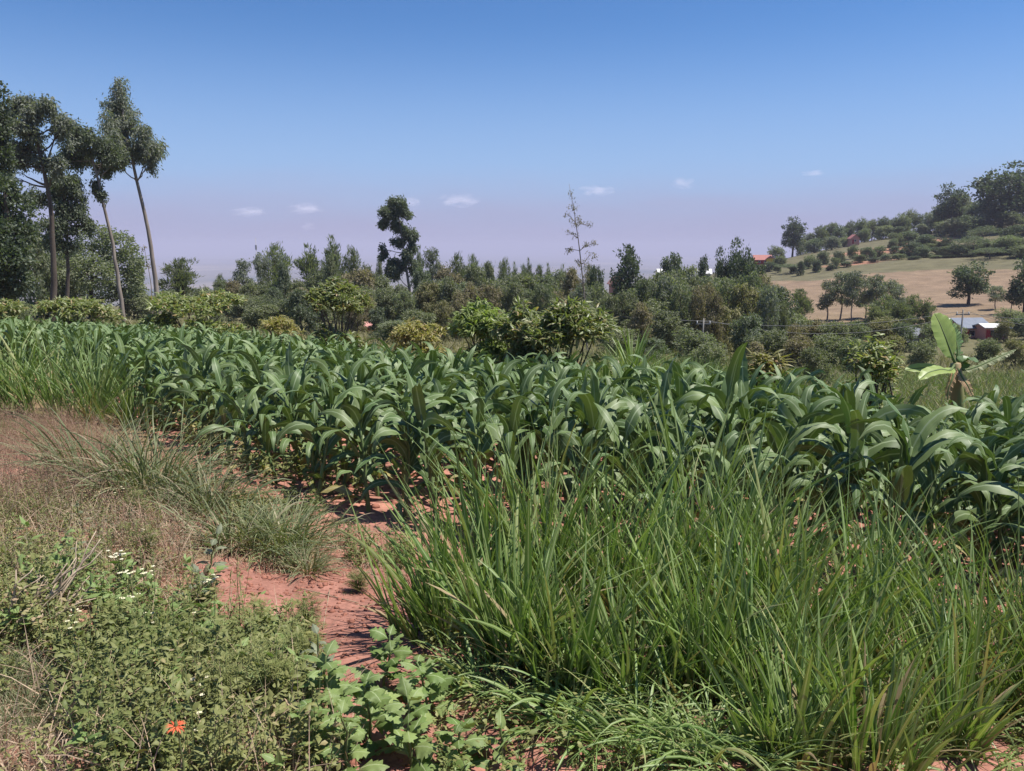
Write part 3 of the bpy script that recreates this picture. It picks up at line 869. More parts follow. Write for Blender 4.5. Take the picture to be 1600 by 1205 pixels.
# ------------------------------------------------------------------ trees: kinds that recur in the woodland
def proto_mesh(kind, seed):
    """a tree about 10 m tall standing at the origin: trunk geometry, crown geometry"""
    rng = np.random.default_rng(seed * 97 + len(kind))
    tg, cg = Geo(), Geo()
    if kind == 'casuarina':
        tl = wobble((0, 0, -.5), (rng.normal(0, .2), rng.normal(0, .2), 9.2), 9, .08, rng)
        tg.add(*tube(tl, np.linspace(.22, .04, 9), 6))
        bl = []
        for i in range(16):
            z = 1.2 + 8.0 * (i / 15) ** .9
            wv = 2.9 * (1 - (z / 10.4)) ** .5 * (.7 + .5 * rng.random())
            a = rng.random() * 6.28
            bl.append([math.cos(a) * wv * .55, math.sin(a) * wv * .55, z + .2, wv * .66, wv * .66, 1.05])
            tg.add(*tube(wobble((0, 0, z - 1), bl[-1][:3], 4, .05, rng), np.linspace(.07, .02, 4), 4))
        foliage(cg, bl, 330, 15, .26, .62, .12, 'up', rng, .4)
    elif kind == 'eucalyptus':
        tl = wobble((0, 0, -.5), (rng.normal(0, .4), rng.normal(0, .4), 9), 9, .12, rng)
        tg.add(*tube(tl, np.linspace(.17, .05, 9), 6))
        bl = []
        for i in range(11):
            z = 3.6 + 6.0 * rng.random()
            wv = 1.9 * (.5 + .5 * math.sin((z - 3) / 7 * 3.0)) * (.6 + .6 * rng.random())
            a = i * 2.4 + rng.normal(0, .4)
            bl.append([math.cos(a) * wv * .8, math.sin(a) * wv * .8, z, .95, .95, .75])
            tg.add(*tube(wobble(tl[min(8, max(2, int(z) - 1))], bl[-1][:3], 5, .08, rng), np.linspace(.06, .015, 5), 4))
        bl.append([tl[-1][0], tl[-1][1], 9.1, .8, .8, .9])
        foliage(cg, bl, 240, 14, .27, .46, .14, 'hang', rng, .45)
    elif kind == 'bush_tree':
        tg.add(*tube(wobble((0, 0, -.5), (0, 0, 5), 6, .1, rng), np.linspace(.3, .1, 6), 6))
        bl = []
        for i in range(20):
            z = .5 + 8.1 * rng.random() ** .9
            wv = 3.6 * math.sqrt(max(.05, 1 - ((z - 3) / 7.2) ** 2))
            a = i * 2.4 + rng.normal(0, .5)
            rr = wv * (.45 + .4 * rng.random())
            s_ = 1.25 + .5 * rng.random()
            bl.append([math.cos(a) * rr, math.sin(a) * rr, z, s_, s_, s_ * .85])
        bl.append([0, 0, 8.6, 1.3, 1.3, 1.1]); bl.append([.4, .2, 5, 2.4, 2.4, 2.6])
        foliage(cg, bl, 520, 13, .34, .50, .26, 'droop', rng, .6)
    elif kind == 'round_tree':
        tg.add(*tube(wobble((0, 0, -.5), (0, 0, 5), 6, .08, rng), np.linspace(.34, .15, 6), 7))
        bl = []
        for i in range(22):
            z = 2.6 + 6.8 * rng.random()
            wv = 3.1 * math.sqrt(max(.08, 1 - ((z - 5.4) / 4.9) ** 2))
            a = i * 2.4 + rng.normal(0, .5)
            rr = wv * (.5 + .35 * rng.random())
            s_ = 1.0 + .5 * rng.random()
            bl.append([math.cos(a) * rr, math.sin(a) * rr, z, s_, s_, s_ * .8])
            tg.add(*tube(wobble((0, 0, 3), bl[-1][:3], 4, .1, rng), np.linspace(.1, .03, 4), 4))
        bl.append([0, 0, 5.4, 2.2, 2.2, 3.0])
        foliage(cg, bl, 420, 13, .30, .44, .24, 'out', rng, .62)
    elif kind == 'leafy_tree':
        tl = wobble((0, 0, -.5), (rng.normal(0, .3), rng.normal(0, .3), 8.6), 8, .12, rng)
        tg.add(*tube(tl, np.linspace(.24, .05, 8), 6))
        bl = []
        for i in range(30):
            z = .9 + 8.6 * (i / 29) ** .9
            wv = 2.7 * math.sqrt(max(.06, 1 - ((z - 4.6) / 5.6) ** 2)) * rng.uniform(.7, 1.15)
            a = i * 2.4 + rng.normal(0, .5)
            rr = wv * rng.uniform(.45, .95)
            s_ = rng.uniform(.55, 1.0)
            bl.append([math.cos(a) * rr, math.sin(a) * rr, z, s_, s_, s_ * 1.15])
            if i % 2: tg.add(*tube(wobble(tl[min(7, int(z * .8))], bl[-1][:3], 4, .08, rng), np.linspace(.07, .015, 4), 4))
        foliage(cg, bl, 480, 13, .22, .46, .17, 'hang', rng, .3, 1.1)
    elif kind == 'acacia':
        tg.add(*tube(wobble((0, 0, -.5), (.2, 0, 5), 6, .15, rng), np.linspace(.32, .2, 6), 7))
        bl = []
        for i in range(16):
            a = i * 2.4; rr = 5.0 * math.sqrt((i + .5) / 16)
            z = 8.3 - .09 * rr * rr + rng.normal(0, .7)
            bl.append([math.cos(a) * rr, math.sin(a) * rr, z, 1.5, 1.5, 1.0])
            tg.add(*tube(wobble((.2, 0, 4.6), bl[-1][:3], 5, .15, rng), np.linspace(.14, .03, 5), 4))
        foliage(cg, bl, 260, 12, .36, .42, .22, 'out', rng, .4, .5)
    return tg, cg


PROTO = {}
KMAT = {'casuarina': 'casu', 'eucalyptus': 'euc', 'bush_tree': 'olive', 'round_tree': 'dark', 'acacia': 'euc_green', 'leafy_tree': 'olive'}
KBARK = {'casuarina': 'bark_dark', 'eucalyptus': 'bark', 'bush_tree': 'bark_dark', 'round_tree': 'bark_dark', 'acacia': 'bark_dark', 'leafy_tree': 'bark_dark'}
KNAME = {'casuarina': 'casuarina_tree', 'eucalyptus': 'eucalyptus_tree', 'bush_tree': 'bushy_tree', 'round_tree': 'round_tree', 'acacia': 'acacia_tree', 'leafy_tree': 'leafy_tree'}
KW = {'casuarina': 4.2, 'eucalyptus': 4.6, 'bush_tree': 8.4, 'round_tree': 7.6, 'acacia': 11.5, 'leafy_tree': 6.0}
trng = np.random.default_rng(77)


def plant_tree(kind, px, top, w, d, label, group=None, mat=None, var=None):
    var = int(trng.integers(0, 3)) if var is None else var
    mat = mat or KMAT[kind]
    key = (kind, var, mat)
    if key not in PROTO:
        tg, cg = proto_mesh(kind, var)
        PROTO[key] = (tg.mesh('trunk', M[KBARK[kind]]), cg.mesh('crown', M[mat], smooth=False))
    base = ground_px(px, d)
    H = pt(px, top, d)[2] - base[2]
    sx = w / FOC * d / KW[kind]
    sz = max(H, 1.0) / 10.0
    t = thing(KNAME[kind], label, 'tree', base, trng.random() * 6.28, group, (sx, sx * (.9 + .2 * trng.random()), sz))
    part('trunk', PROTO[key][0], None, t)
    part('crown', PROTO[key][1], None, t)
    return t


FRONT = []
for a in (
    ('casuarina', 287, 404, 52, 112, 'lone feathery tree just right of the tallest leaning trunk'),
    ('eucalyptus', 383, 404, 34, 120, 'grey eucalyptus at the left end of the woodland'),
    ('eucalyptus', 413, 394, 28, 124, 'slim grey eucalyptus second from the left end of the woodland'),
    ('casuarina', 434, 383, 42, 126, 'feathery dark tree behind the slim grey eucalyptus'),
    ('casuarina', 490, 390, 50, 118, 'broad feathery tree directly behind the grey utility pole'),
    ('casuarina', 529, 377, 36, 120, 'tallest feathery evergreen behind the round dark bush'),
    ('casuarina', 556, 389, 34, 121, 'feathery evergreen with twin tip right of the tallest feathery one'),
    ('eucalyptus', 677, 386, 32, 130, 'pale thin eucalyptus right of the tall central eucalyptus'),
    ('casuarina', 715, 398, 30, 132, 'feathery tree tip between pale eucalyptus and light green bush'),
    ('casuarina', 786, 407, 28, 132, 'dark feathery spire above the light green bush'),
    ('round_tree', 980, 384, 60, 142, 'dark domed tree standing above the thicket right of the thin bare tree'),
    ('round_tree', 1152, 376, 48, 132, 'tall dark round tree left of the red roofed house'),
    ('round_tree', 1126, 390, 36, 134, 'grey green round tree leaning on the tall one left of the red roof'),
    ('round_tree', 1095, 404, 26, 160, 'small round tree above the pale roofed house'),
    ('acacia', 1118, 487, 58, 86, 'bright green flat topped acacia low in front of the thicket'),
    ('casuarina', 1246, 452, 30, 128, 'dark pointed tree at the left foot of the brown pasture'),
    ('round_tree', 1513, 410, 70, 168, 'large dark tree standing alone before the brown pasture'),
    ('round_tree', 1600, 405, 60, 150, 'dark broad tree cut by the right edge beside the pasture'),
    ('casuarina', 1420, 462, 34, 124, 'pale conical conifer at the right end of the slim eucalyptus group'),
    ('casuarina', 1446, 470, 28, 122, 'thin conifer spire left of the banana plant'),
    ('bush_tree', 1575, 482, 44, 128, 'round grey bush behind the pink walled house'),
    ('eucalyptus', 1555, 446, 26, 158, 'thin stemmed small tree between the two dark pasture trees'),
    ('acacia', 1579, 455, 30, 150, 'small spreading tree with forked stem near the right edge'),
    ('acacia', 1236, 412, 44, 283, 'flat topped acacia with its shadow on the pasture corner'),
    ('round_tree', 1238, 341, 38, 395, 'tall dark oval tree standing on the ridge skyline'),
    ('round_tree', 1483, 289, 58, 372, 'dark round tree beside the biggest hilltop tree'),
    ('round_tree', 1563, 257, 96, 345, 'biggest hilltop tree with a broad layered crown at the right'),
    ('round_tree', 1612, 275, 70, 340, 'hilltop tree cut by the right edge of the photo'),
    ('round_tree', 1334, 424, 32, 212, 'small dark tree on the pasture just below the red bare scar'),
):
    plant_tree(*a)
for i, a in enumerate(((975, 452, 50, 84), (1003, 440, 48, 86), (1034, 430, 54, 88), (1062, 442, 46, 84), (1090, 446, 44, 80), (1135, 432, 50, 86), (1166, 428, 52, 88), (1196, 444, 44, 82), (1216, 470, 34, 84), (1112, 458, 40, 78),
        (600, 448, 46, 92), (634, 452, 42, 88), (668, 440, 50, 92), (702, 436, 48, 90), (735, 444, 44, 90), (800, 440, 50, 92), (850, 440, 50, 90), (905, 446, 46, 88), (945, 462, 32, 84), (575, 462, 36, 86))):
    FRONT.append((a[0], plant_tree('leafy_tree', *a, 'tree', 'tall front trees of the woodland', ('olive', 'casu', 'euc', 'olive', 'brown')[i % 5])))
relabel(FRONT, 'tall drooping tree in front of the woodland', WOODMARKS)
for a in ((62, 352, 66, 88, 'grey green tree mass filling in behind the open fanning eucalyptus'), (98, 398, 64, 92, 'lower grey green tree behind the clumpy eucalyptus'), (216, 398, 36, 104, 'narrow leafy tree between the two pale leaning trunks')):
    plant_tree('leafy_tree', *a, None, 'casu')
WGL = 'slim eucalyptus in the airy group at the foot of the pasture'
LST = []
for a in ((1292, 436, 34, 150), (1312, 424, 38, 150), (1330, 424, 30, 146), (1352, 432, 32, 150), (1366, 428, 40, 145), (1384, 436, 34, 148), (1398, 444, 32, 142)):
    LST.append((a[0], plant_tree('eucalyptus', *a, WGL, 'slim eucalyptus group before the pasture')))
relabel(LST, 'slim eucalyptus of the airy group', [(1291, 'group left end')]); LST = []
for a in ((1380, 462, 44, 124, 'casu'), (1400, 470, 40, 118, 'casu'), (1362, 476, 40, 116, 'olive')):
    LST.append((a[0], plant_tree('casuarina', *a[:4], 'feathery bush', 'feathery bushes below the eucalyptus group', a[4])))
relabel(LST, 'feathery bush before the slim eucalyptus group', [(1425, 'white gabled house')]); LST = []; LSD = []
TL = 'olive brown bushy tree packed into the middle woodland'
for i, a in enumerate((
    (350, 438, 40, 128), (368, 446, 40, 116), (398, 446, 46, 112), (425, 440, 44, 112), (446, 421, 36, 112), (462, 440, 44, 114), (500, 424, 50, 112), (520, 410, 34, 110), (560, 424, 50, 114), (578, 416, 40, 122), (598, 440, 50, 118),
    (574, 450, 60, 104), (620, 446, 56, 122), (660, 430, 50, 116), (636, 462, 64, 108), (700, 418, 58, 116), (742, 424, 56, 118), (690, 442, 70, 106), (730, 444, 60, 104),
    (765, 420, 34, 124), (800, 432, 70, 104), (850, 428, 70, 104), (892, 430, 60, 106), (825, 428, 46, 128), (870, 424, 50, 128),
    (930, 420, 34, 112), (932, 444, 40, 100), (998, 450, 60, 96), (1030, 430, 70, 102), (1012, 470, 76, 92), (1046, 400, 46, 132), (1072, 420, 60, 112), (1050, 428, 60, 100),
    (1110, 430, 62, 116), (1172, 420, 60, 112), (1142, 460, 74, 96), (1192, 432, 52, 106), (1204, 462, 64, 96), (1085, 462, 70, 92), (960, 484, 60, 90),
    (1012, 440, 56, 98), (1026, 452, 50, 88), (1056, 446, 56, 94), (1098, 452, 54, 90), (1128, 440, 56, 100), (1160, 448, 54, 92), (1188, 456, 50, 90), (970, 468, 50, 94), (936, 466, 46, 92), (905, 456, 50, 96), (860, 452, 50, 98), (820, 450, 54, 100), (780, 450, 50, 100), (745, 456, 48, 98), (710, 460, 50, 96), (668, 458, 46, 100), (610, 462, 50, 98), (470, 452, 46, 104), (430, 458, 46, 102), (395, 462, 44, 102), (505, 456, 44, 102), (545, 448, 46, 106))):
    dark = i in (4, 13, 25, 30, 14, 34, 41, 45, 49, 53, 58)
    a = (a[0], a[1] - (0, 8, 4)[i % 3], a[2] * (1.0, .85, 1.15)[i % 3], a[3])
    (LSD if dark else LST).append((a[0], plant_tree('bush_tree' if i % 3 == 2 else 'leafy_tree', *a, 'dark green bushy tree among the olive brown woodland' if dark else TL, 'dark bushy trees of the woodland' if dark else 'olive bushy trees of the woodland', 'euc_green' if dark else ('brown' if i % 7 == 1 else ('casu' if i % 3 == 0 else 'olive')))))
relabel(LST, 'olive brown bushy woodland tree', WOODMARKS); relabel(LSD, 'dark green bushy woodland tree', WOODMARKS); LST = []
for a in ((818, 414, 12, 146), (828, 410, 16, 150), (842, 415, 18, 144), (858, 418, 16, 142), (806, 416, 14, 146), (880, 420, 16, 142), (920, 414, 20, 132), (740, 398, 18, 134), (760, 412, 16, 134), (655, 392, 18, 136), (596, 402, 14, 136), (346, 430, 16, 130)):
    LST.append((a[0], plant_tree('casuarina', *a, 'small', 'pointed treetops of the woodland skyline')))
relabel(LST, 'small pointed treetop on the woodland skyline', WOODMARKS); LST = []
for i, a in enumerate(((1020, 500, 60, 84), (1070, 496, 64, 84), (1160, 492, 70, 84), (1212, 482, 60, 90), (1240, 490, 60, 96), (1270, 498, 50, 96), (1300, 502, 50, 92), (1335, 500, 50, 94), (1380, 494, 56, 104), (1410, 504, 40, 98), (990, 492, 56, 84), (1240, 505, 50, 84), (620, 484, 50, 92), (590, 476, 46, 96), (670, 482, 60, 90), (710, 478, 56, 92), (560, 486, 44, 90), (760, 486, 60, 88), (1490, 505, 40, 106), (1455, 506, 40, 108), (1568, 500, 30, 108), (1600, 492, 50, 112),
    (960, 516, 56, 60), (1000, 520, 60, 56), (1040, 516, 66, 62), (1085, 520, 60, 58), (1125, 518, 60, 64), (1165, 522, 60, 58), (1205, 520, 56, 62), (1245, 524, 60, 60), (1290, 520, 60, 68), (1330, 526, 50, 60), (1385, 524, 50, 66), (1020, 534, 50, 44), (1110, 538, 50, 42), (1180, 540, 44, 42), (1270, 542, 50, 44), (620, 506, 60, 60), (690, 512, 50, 56), (590, 512, 40, 54), (655, 490, 50, 70), (720, 500, 50, 64), (1440, 530, 44, 74), (1540, 528, 40, 80), (1585, 530, 44, 76), (470, 484, 50, 70), (410, 482, 46, 72), (560, 500, 40, 60))):
    if a[0] < 1215: a = (a[0], a[1] - ((30, 6, 44)[i % 3] if a[3] > 50 else 4), a[2] * (1.05, 1.25, .9)[i % 3], a[3] + (16 if a[3] < 70 and i % 3 != 1 else 0))
    LST.append((a[0], plant_tree('bush_tree' if i % 3 == 1 or a[0] > 1215 else 'leafy_tree', *a, 'low', 'low scrub bushes below the woodland', ('olive', 'casu', 'scrub', 'euc_green', 'olive', 'brown')[i % 6])))
relabel(LST, 'low scrub bush below woodland', WOODMARKS); LST = []
for i, a in enumerate(((30, 470, 40, 66), (70, 468, 44, 80), (110, 466, 44, 74), (240, 462, 44, 95), (268, 452, 36, 105), (320, 448, 46, 104), (350, 455, 44, 100), (210, 462, 44, 96), (410, 462, 50, 92), (380, 460, 46, 96), (450, 466, 50, 92), (330, 466, 40, 84))):
    LST.append((a[0], plant_tree('bush_tree', *a, 'low', 'low bushes behind the far maize', ('casu', 'olive')[i % 2])))
relabel(LST, 'low grey green bush behind the far maize', [(194, 'leaning dark green eucalyptus'), (250, 'tallest leaning eucalyptus'), (383, 'left end of the woodland')]); LST = []
for i, a in enumerate(((1262, 364, 22, 430), (1280, 352, 26, 425), (1296, 348, 24, 440), (1312, 352, 24, 430), (1328, 344, 24, 440), (1346, 341, 24, 430), (1362, 342, 26, 440), (1378, 338, 22, 425), (1394, 340, 26, 435), (1408, 334, 24, 430), (1420, 327, 24, 440), (1436, 334, 24, 420), (1452, 330, 28, 400), (1466, 318, 30, 390), (1500, 308, 44, 372), (1524, 312, 44, 360), (1545, 322, 46, 345), (1580, 330, 50, 335), (1600, 350, 50, 320), (1515, 336, 40, 340), (1490, 340, 40, 350), (1475, 345, 36, 360), (1250, 372, 22, 400), (1272, 372, 26, 380), (1300, 368, 26, 380), (1320, 370, 24, 400), (1380, 352, 26, 410), (1400, 354, 26, 405), (1440, 350, 26, 390), (1350, 356, 22, 410))):
    LST.append((a[0], plant_tree('bush_tree', *a, 'grey', 'trees along the hill crest', ('euc', 'casu', 'olive', 'euc_green')[i % 4])))
relabel(LST, 'grey tree on the hill crest', HILLMARKS); LST = []
for i, a in enumerate(((1352, 386, 18, 300), (1332, 382, 16, 312), (1310, 392, 20, 300), (1286, 392, 20, 300), (1264, 398, 20, 290), (1425, 377, 34, 300), (1440, 384, 26, 290), (1305, 402, 16, 280), (1276, 404, 16, 275), (1362, 390, 14, 300), (1218, 400, 20, 320), (1250, 408, 14, 270), (1395, 372, 16, 330), (1450, 372, 30, 320), (1465, 386, 26, 292), (1500, 386, 30, 288), (1530, 388, 34, 284), (1560, 384, 36, 280), (1590, 386, 40, 276), (1480, 384, 26, 292), (1510, 382, 44, 300), (1550, 376, 50, 300), (1585, 372, 50, 296), (1445, 366, 34, 320), (1420, 360, 34, 340), (1400, 364, 28, 340), (1202, 408, 20, 300), (1180, 412, 24, 300), (1215, 412, 14, 290),
    (1298, 412, 16, 276), (1322, 408, 20, 282), (1342, 398, 22, 292), (1366, 402, 18, 288), (1384, 398, 20, 292), (1404, 396, 24, 290), (1428, 400, 22, 286), (1448, 396, 26, 290), (1466, 402, 24, 284), (1486, 404, 26, 282), (1512, 406, 28, 280), (1540, 406, 26, 280), (1570, 408, 28, 276), (1596, 408, 26, 274), (1374, 384, 20, 310), (1398, 384, 18, 316), (1412, 388, 18, 305), (1455, 380, 24, 312), (1240, 414, 14, 282), (1276, 414, 14, 276))):
    LST.append((a[0], plant_tree('bush_tree', *a, 'dark', 'shrubby trees on the hillside', ('euc_green', 'casu', 'dark')[i % 3])))
relabel(LST, 'dark shrubby hillside tree', HILLMARKS); LST = []
for i, a in enumerate(((1520, 368, 60, 282), (1572, 368, 60, 274), (1492, 382, 44, 284), (1546, 386, 56, 268), (1600, 384, 56, 262), (1476, 372, 40, 310), (1535, 352, 50, 310), (1212, 384, 34, 350), (1580, 352, 50, 300))):
    LST.append((a[0], plant_tree(('acacia', 'bush_tree', 'round_tree')[i % 3], a[0], a[1], a[2] * (1, .8, .7)[i % 3], a[3], 'tree', 'spreading trees on the slope', ('euc_green', 'casu', 'dark')[i % 3])))
relabel(LST, 'grey green spreading slope tree', [(1190, 'red roofed house'), (1483, 'dark round hilltop tree'), (1563, 'biggest hilltop tree')]); LST = []

# ------------------------------------------------------------------ houses, poles and cables
def gable(name, label, px, top, w_px, d, depth, wallh, roofh, wall, roof, rz=0.0, front_gable=False, door=True, nwin=2, wins='window', extra=None):
    p = ground_px(px, d)
    zt = pt(px, top, d)[2]
    w = w_px / FOC * d
    z0 = zt - wallh - roofh
    t = thing(name, label, 'house', (p[0], p[1], min(p[2], z0)), rz)
    lift = max(0.0, z0 - p[2])
    g = Geo()
    X, Y = w / 2, depth / 2
    zz = lift + wallh
    g.add(*box(-X, X, -Y, Y, -.6, zz))
    if front_gable:
        V = [[-X, -Y, zz], [X, -Y, zz], [0, -Y, zz + roofh], [-X, Y, zz], [X, Y, zz], [0, Y, zz + roofh]]
        g.add(V, [[0, 1, 2, 2], [4, 3, 5, 5]])
    else:
        V = [[-X, -Y, zz], [-X, Y, zz], [-X, 0, zz + roofh], [X, -Y, zz], [X, Y, zz], [X, 0, zz + roofh]]
        g.add(V, [[1, 0, 2, 2], [3, 4, 5, 5]])
    part('wall', g, M[wall], t, False)
    g = Geo(); o = .35; th = .12
    for s in (-1, 1):
        if front_gable:
            a = np.array([[s * (X + o), -Y - o, zz - o * roofh / X], [0, -Y - o, zz + roofh], [0, Y + o, zz + roofh], [s * (X + o), Y + o, zz - o * roofh / X]])
        else:
            a = np.array([[-X - o, s * (Y + o), zz - o * roofh / Y], [-X - o, 0, zz + roofh], [X + o, 0, zz + roofh], [X + o, s * (Y + o), zz - o * roofh / Y]])
        V = np.concatenate([a + [0, 0, .03], a + [0, 0, .03 + th]])
        g.add(V, [[0, 1, 2, 3], [7, 6, 5, 4], [0, 4, 5, 1], [1, 5, 6, 2], [2, 6, 7, 3], [3, 7, 4, 0]])
    part('roof', g, M[roof], t, False)
    for k in range(nwin):
        cx = -X + (k + .5 + (.5 if door else 0)) * 2 * X / (nwin + (1 if door else 0))
        f = part('window', Geo().add(*box(cx - .45, cx + .45, -Y - .06, -Y - .005, lift + 1.0, lift + 1.0 + min(1.0, wallh * .4))), M['whitewall'], t, False)
        part('pane', Geo().add(*box(cx - .37, cx + .37, -Y - .08, -Y - .062, lift + 1.08, lift + .92 + min(1.0, wallh * .4))), M['window'], f, False)
    if door:
        cx = -X + .5 * 2 * X / (nwin + 1)
        part('door', Geo().add(*box(cx - .42, cx + .42, -Y - .06, -Y - .005, lift, lift + min(2.0, wallh * .85))), M['redwall'], t, False)
    return t, X, Y, lift, zz


t, X, Y, lf, zz = gable('house', 'red roofed house with a yellow gable end on the ridge', 1190, 399, 26, 335, 6, 2.3, 1.8, 'redwall', 'redroof', R(-14))
part('gable_porch', Geo().add(*box(X * .45, X + 1.2, -Y - 1.6, -Y - .01, lf - .4, zz + .6)), M['yellow'], t, False)
g = Geo(); g.add([[X * .4, -Y - 1.9, zz + .62], [X + 1.4, -Y - 1.9, zz + .62], [X * .7 + .6, -Y - 1.9, zz + 1.7], [X * .4, -Y + .5, zz + .62], [X + 1.4, -Y + .5, zz + .62], [X * .7 + .6, -Y + .5, zz + 1.7]],
        [[0, 1, 2, 2], [4, 3, 5, 5], [0, 2, 5, 3], [1, 4, 5, 2], [0, 3, 4, 1]])
part('porch_roof', g, M['redroof'], t, False)
gable('house', 'small red and white house high among the hillside trees', 1333, 367, 13, 395, 4, 2.6, 1.7, 'pink', 'redroof', 0, True, nwin=1)
gable('house', 'pink gable wall peeping out of the thicket beside the dark domed tree', 962, 433, 13, 150, 5, 2.6, 1.0, 'pink', 'pink', R(8), True, nwin=1, door=False)
gable('house', 'pale roofed cream house half hidden left of the tall round tree', 1098, 421, 18, 196, 5, 2.2, 1.0, 'whitewall', 'whitewall', R(-10), nwin=2)
gable('house', 'tiny white house glimpsed above the thicket below the dark domed tree', 1031, 421, 10, 220, 4, 2.0, .8, 'whitewall', 'whitewall', 0, nwin=1)
gable('house', 'long grey roofed house behind the banana plant', 1507, 498, 46, 118, 5, 2.2, 1.1, 'pink', 'greyroof', R(6), nwin=2)
gable('house', 'low pink walled house right of the long grey roof', 1548, 507, 34, 114, 3, 2.1, .35, 'pink', 'whitewall', R(-4), nwin=2)
gable('house', 'small white fronted house with steep gable left of the banana plant', 1425, 513, 25, 112, 4, 1.5, 1.5, 'lilac', 'whitewall', R(5), True, nwin=1)
gable('shed', 'tiny pinkish shed at the left edge of the pasture near the acacia', 1222, 434, 8, 279, 2, 1.1, .4, 'pink', 'whitewall', 0, nwin=0)
gable('shed', 'small pink shed glimpsed beside the round dark bush behind the maize', 578, 505, 7, 84, 2, 1.2, .3, 'pink', 'pink', 0, nwin=0)

PO = {}


def pole(px, top, d, label):
    p = ground_px(px, d); zt = pt(px, top, d)[2]
    t = thing('utility_pole', label, 'utility pole', p, group='utility poles across the valley')
    H = zt - p[2]
    part('post', Geo().add(*tube([(0, 0, -.5), (0, 0, H * .5), (0, 0, H)], [.10, .085, .07], 8)), M['pole'], t)
    part('crossarm', Geo().add(*box(-.7, .7, -.05, .05, H - .55, H - .43)), M['pole'], t, False)
    for s in (-.6, .6):
        part('insulator', Geo().add(*tube([(s, 0, H - .43), (s, 0, H - .30), (s, 0, H - .2)], [.05, .06, .02], 6)), M['whitewall'], t)
    PO[px] = (p, zt)


pole(483, 436, 135, 'grey utility pole before the feathery trees left of centre')
pole(1097, 498, 76, 'pale short utility pole in front of the flat topped acacia')
pole(1497, 484, 82, 'slim utility pole in front of the long grey roof')
pole(1790, 480, 84, 'utility pole beyond the right edge carrying the cables on')
ks = list(PO)
for a, b in zip(ks[:-1], ks[1:]):
    for s, word in ((-.6, 'nearer'), (.6, 'farther')):
        A = np.array([PO[a][0][0] + s, PO[a][0][1], PO[a][1] - .22]); B = np.array([PO[b][0][0] + s, PO[b][0][1], PO[b][1] - .22])
        u = np.linspace(0, 1, 13)[:, None]
        P = A + (B - A) * u; P[:, 2] -= (4 * u * (1 - u) * (.9 if s < 0 else 1.7))[:, 0]
        o = Geo().add(*tube(P - A, .02, 4)).mesh('power_cable', M['cable'])
        c = link('power_cable', o); c.location = A
        where = {483: 'between the grey pole left of centre and the pale short pole', 1097: 'between the pale short pole and the slim pole', 1497: 'running out of the photo past the long grey roof'}[a]
        tag(c, ('thin lower cable ' if s > 0 else 'thin upper cable ') + where, 'cable', 'power cables over the valley')
p = ground_px(409, 700); zt = pt(409, 372, 700)[2]; H = zt - p[2]
t = thing('radio_mast', 'distant thin radio mast above the left end of the woodland', 'mast', p)
part('post', Geo().add(*tube([(0, 0, -1), (0, 0, H)], [.5, .2], 4)), M['metal'], t)
part('antenna', Geo().add(*box(-.7, .7, -.4, .4, H * .9, H * .94)), M['metal'], t, False)

# ------------------------------------------------------------------ bushes just beyond the maize
def bush(name, label, px, d, w_px, top, mat, seed, nsh, lens, group=None, L=.17, W=.05):
    nsh = int(nsh * 2.3)
    rng = np.random.default_rng(seed)
    p = ground_px(px, d)
    H = pt(px, top, d)[2] - p[2]
    w = w_px / FOC * d / 2 * 1.06
    t = thing(name, label, 'bush', p, group=group)
    tg = Geo()
    bl = []
    for i in range(12):
        a = i * 2.4; rr = w * .72 * math.sqrt((i + .3) / 12)
        z = H * (.35 + .52 * math.sqrt(max(0, 1 - (rr / w) ** 2)) * (.55 + .45 * rng.random()))
        bl.append([math.cos(a) * rr, math.sin(a) * rr * .9, z, w * .36, w * .36, H * .2])
        tg.add(*tube(wobble((0, 0, -.1), bl[-1][:3], 6, .05, rng), np.linspace(.045, .012, 6), 5))
    for i in range(11):
        a = i * .57 + rng.normal(0, .15); zz = H * rng.uniform(.02, .45)
        bl.append([math.cos(a) * w * .68, math.sin(a) * w * .68, zz, w * .34, w * .34, H * .22])
        tg.add(*tube(wobble((0, 0, -.1), bl[-1][:3], 5, .04, rng), np.linspace(.03, .008, 5), 4))
    part('stem', tg, M['bark_dark'], t)
    B = np.array(bl)
    # shoots: rosettes of long leaves at the end of each twig
    pr = np.where(np.arange(len(B)) < 12, 1.0, 1.25); pick = rng.choice(len(B), nsh, p=pr / pr.sum())
    u = rdirs(nsh, rng); u[:, 2] = np.abs(u[:, 2]) * .9 + u[:, 2] * .1
    cc = B[pick, :3] + u * (.5 + .5 * rng.random(nsh)[:, None]) * B[pick, 3:6]
    k = lens
    P = np.repeat(cc, k, 0) + rng.normal(0, .02, (nsh * k, 3))
    az0 = np.repeat(np.arctan2(u[:, 1], u[:, 0]), k)
    n = nsh * k
    az = az0 + rng.normal(0, 1.25, n)
    el = rng.normal(.35, .45, n)
    g = Geo()
    g.add(*ribbons(P, az, el, L * (.6 + .8 * rng.random(n)), W * (.7 + .6 * rng.random(n)), rng.normal(.9, .4, n), seg=3, across=2, prof='lance', roll=rng.normal(0, .5, n), fold=.35, rng=rng))
    part('leaves', g, M[mat], t)
    return t


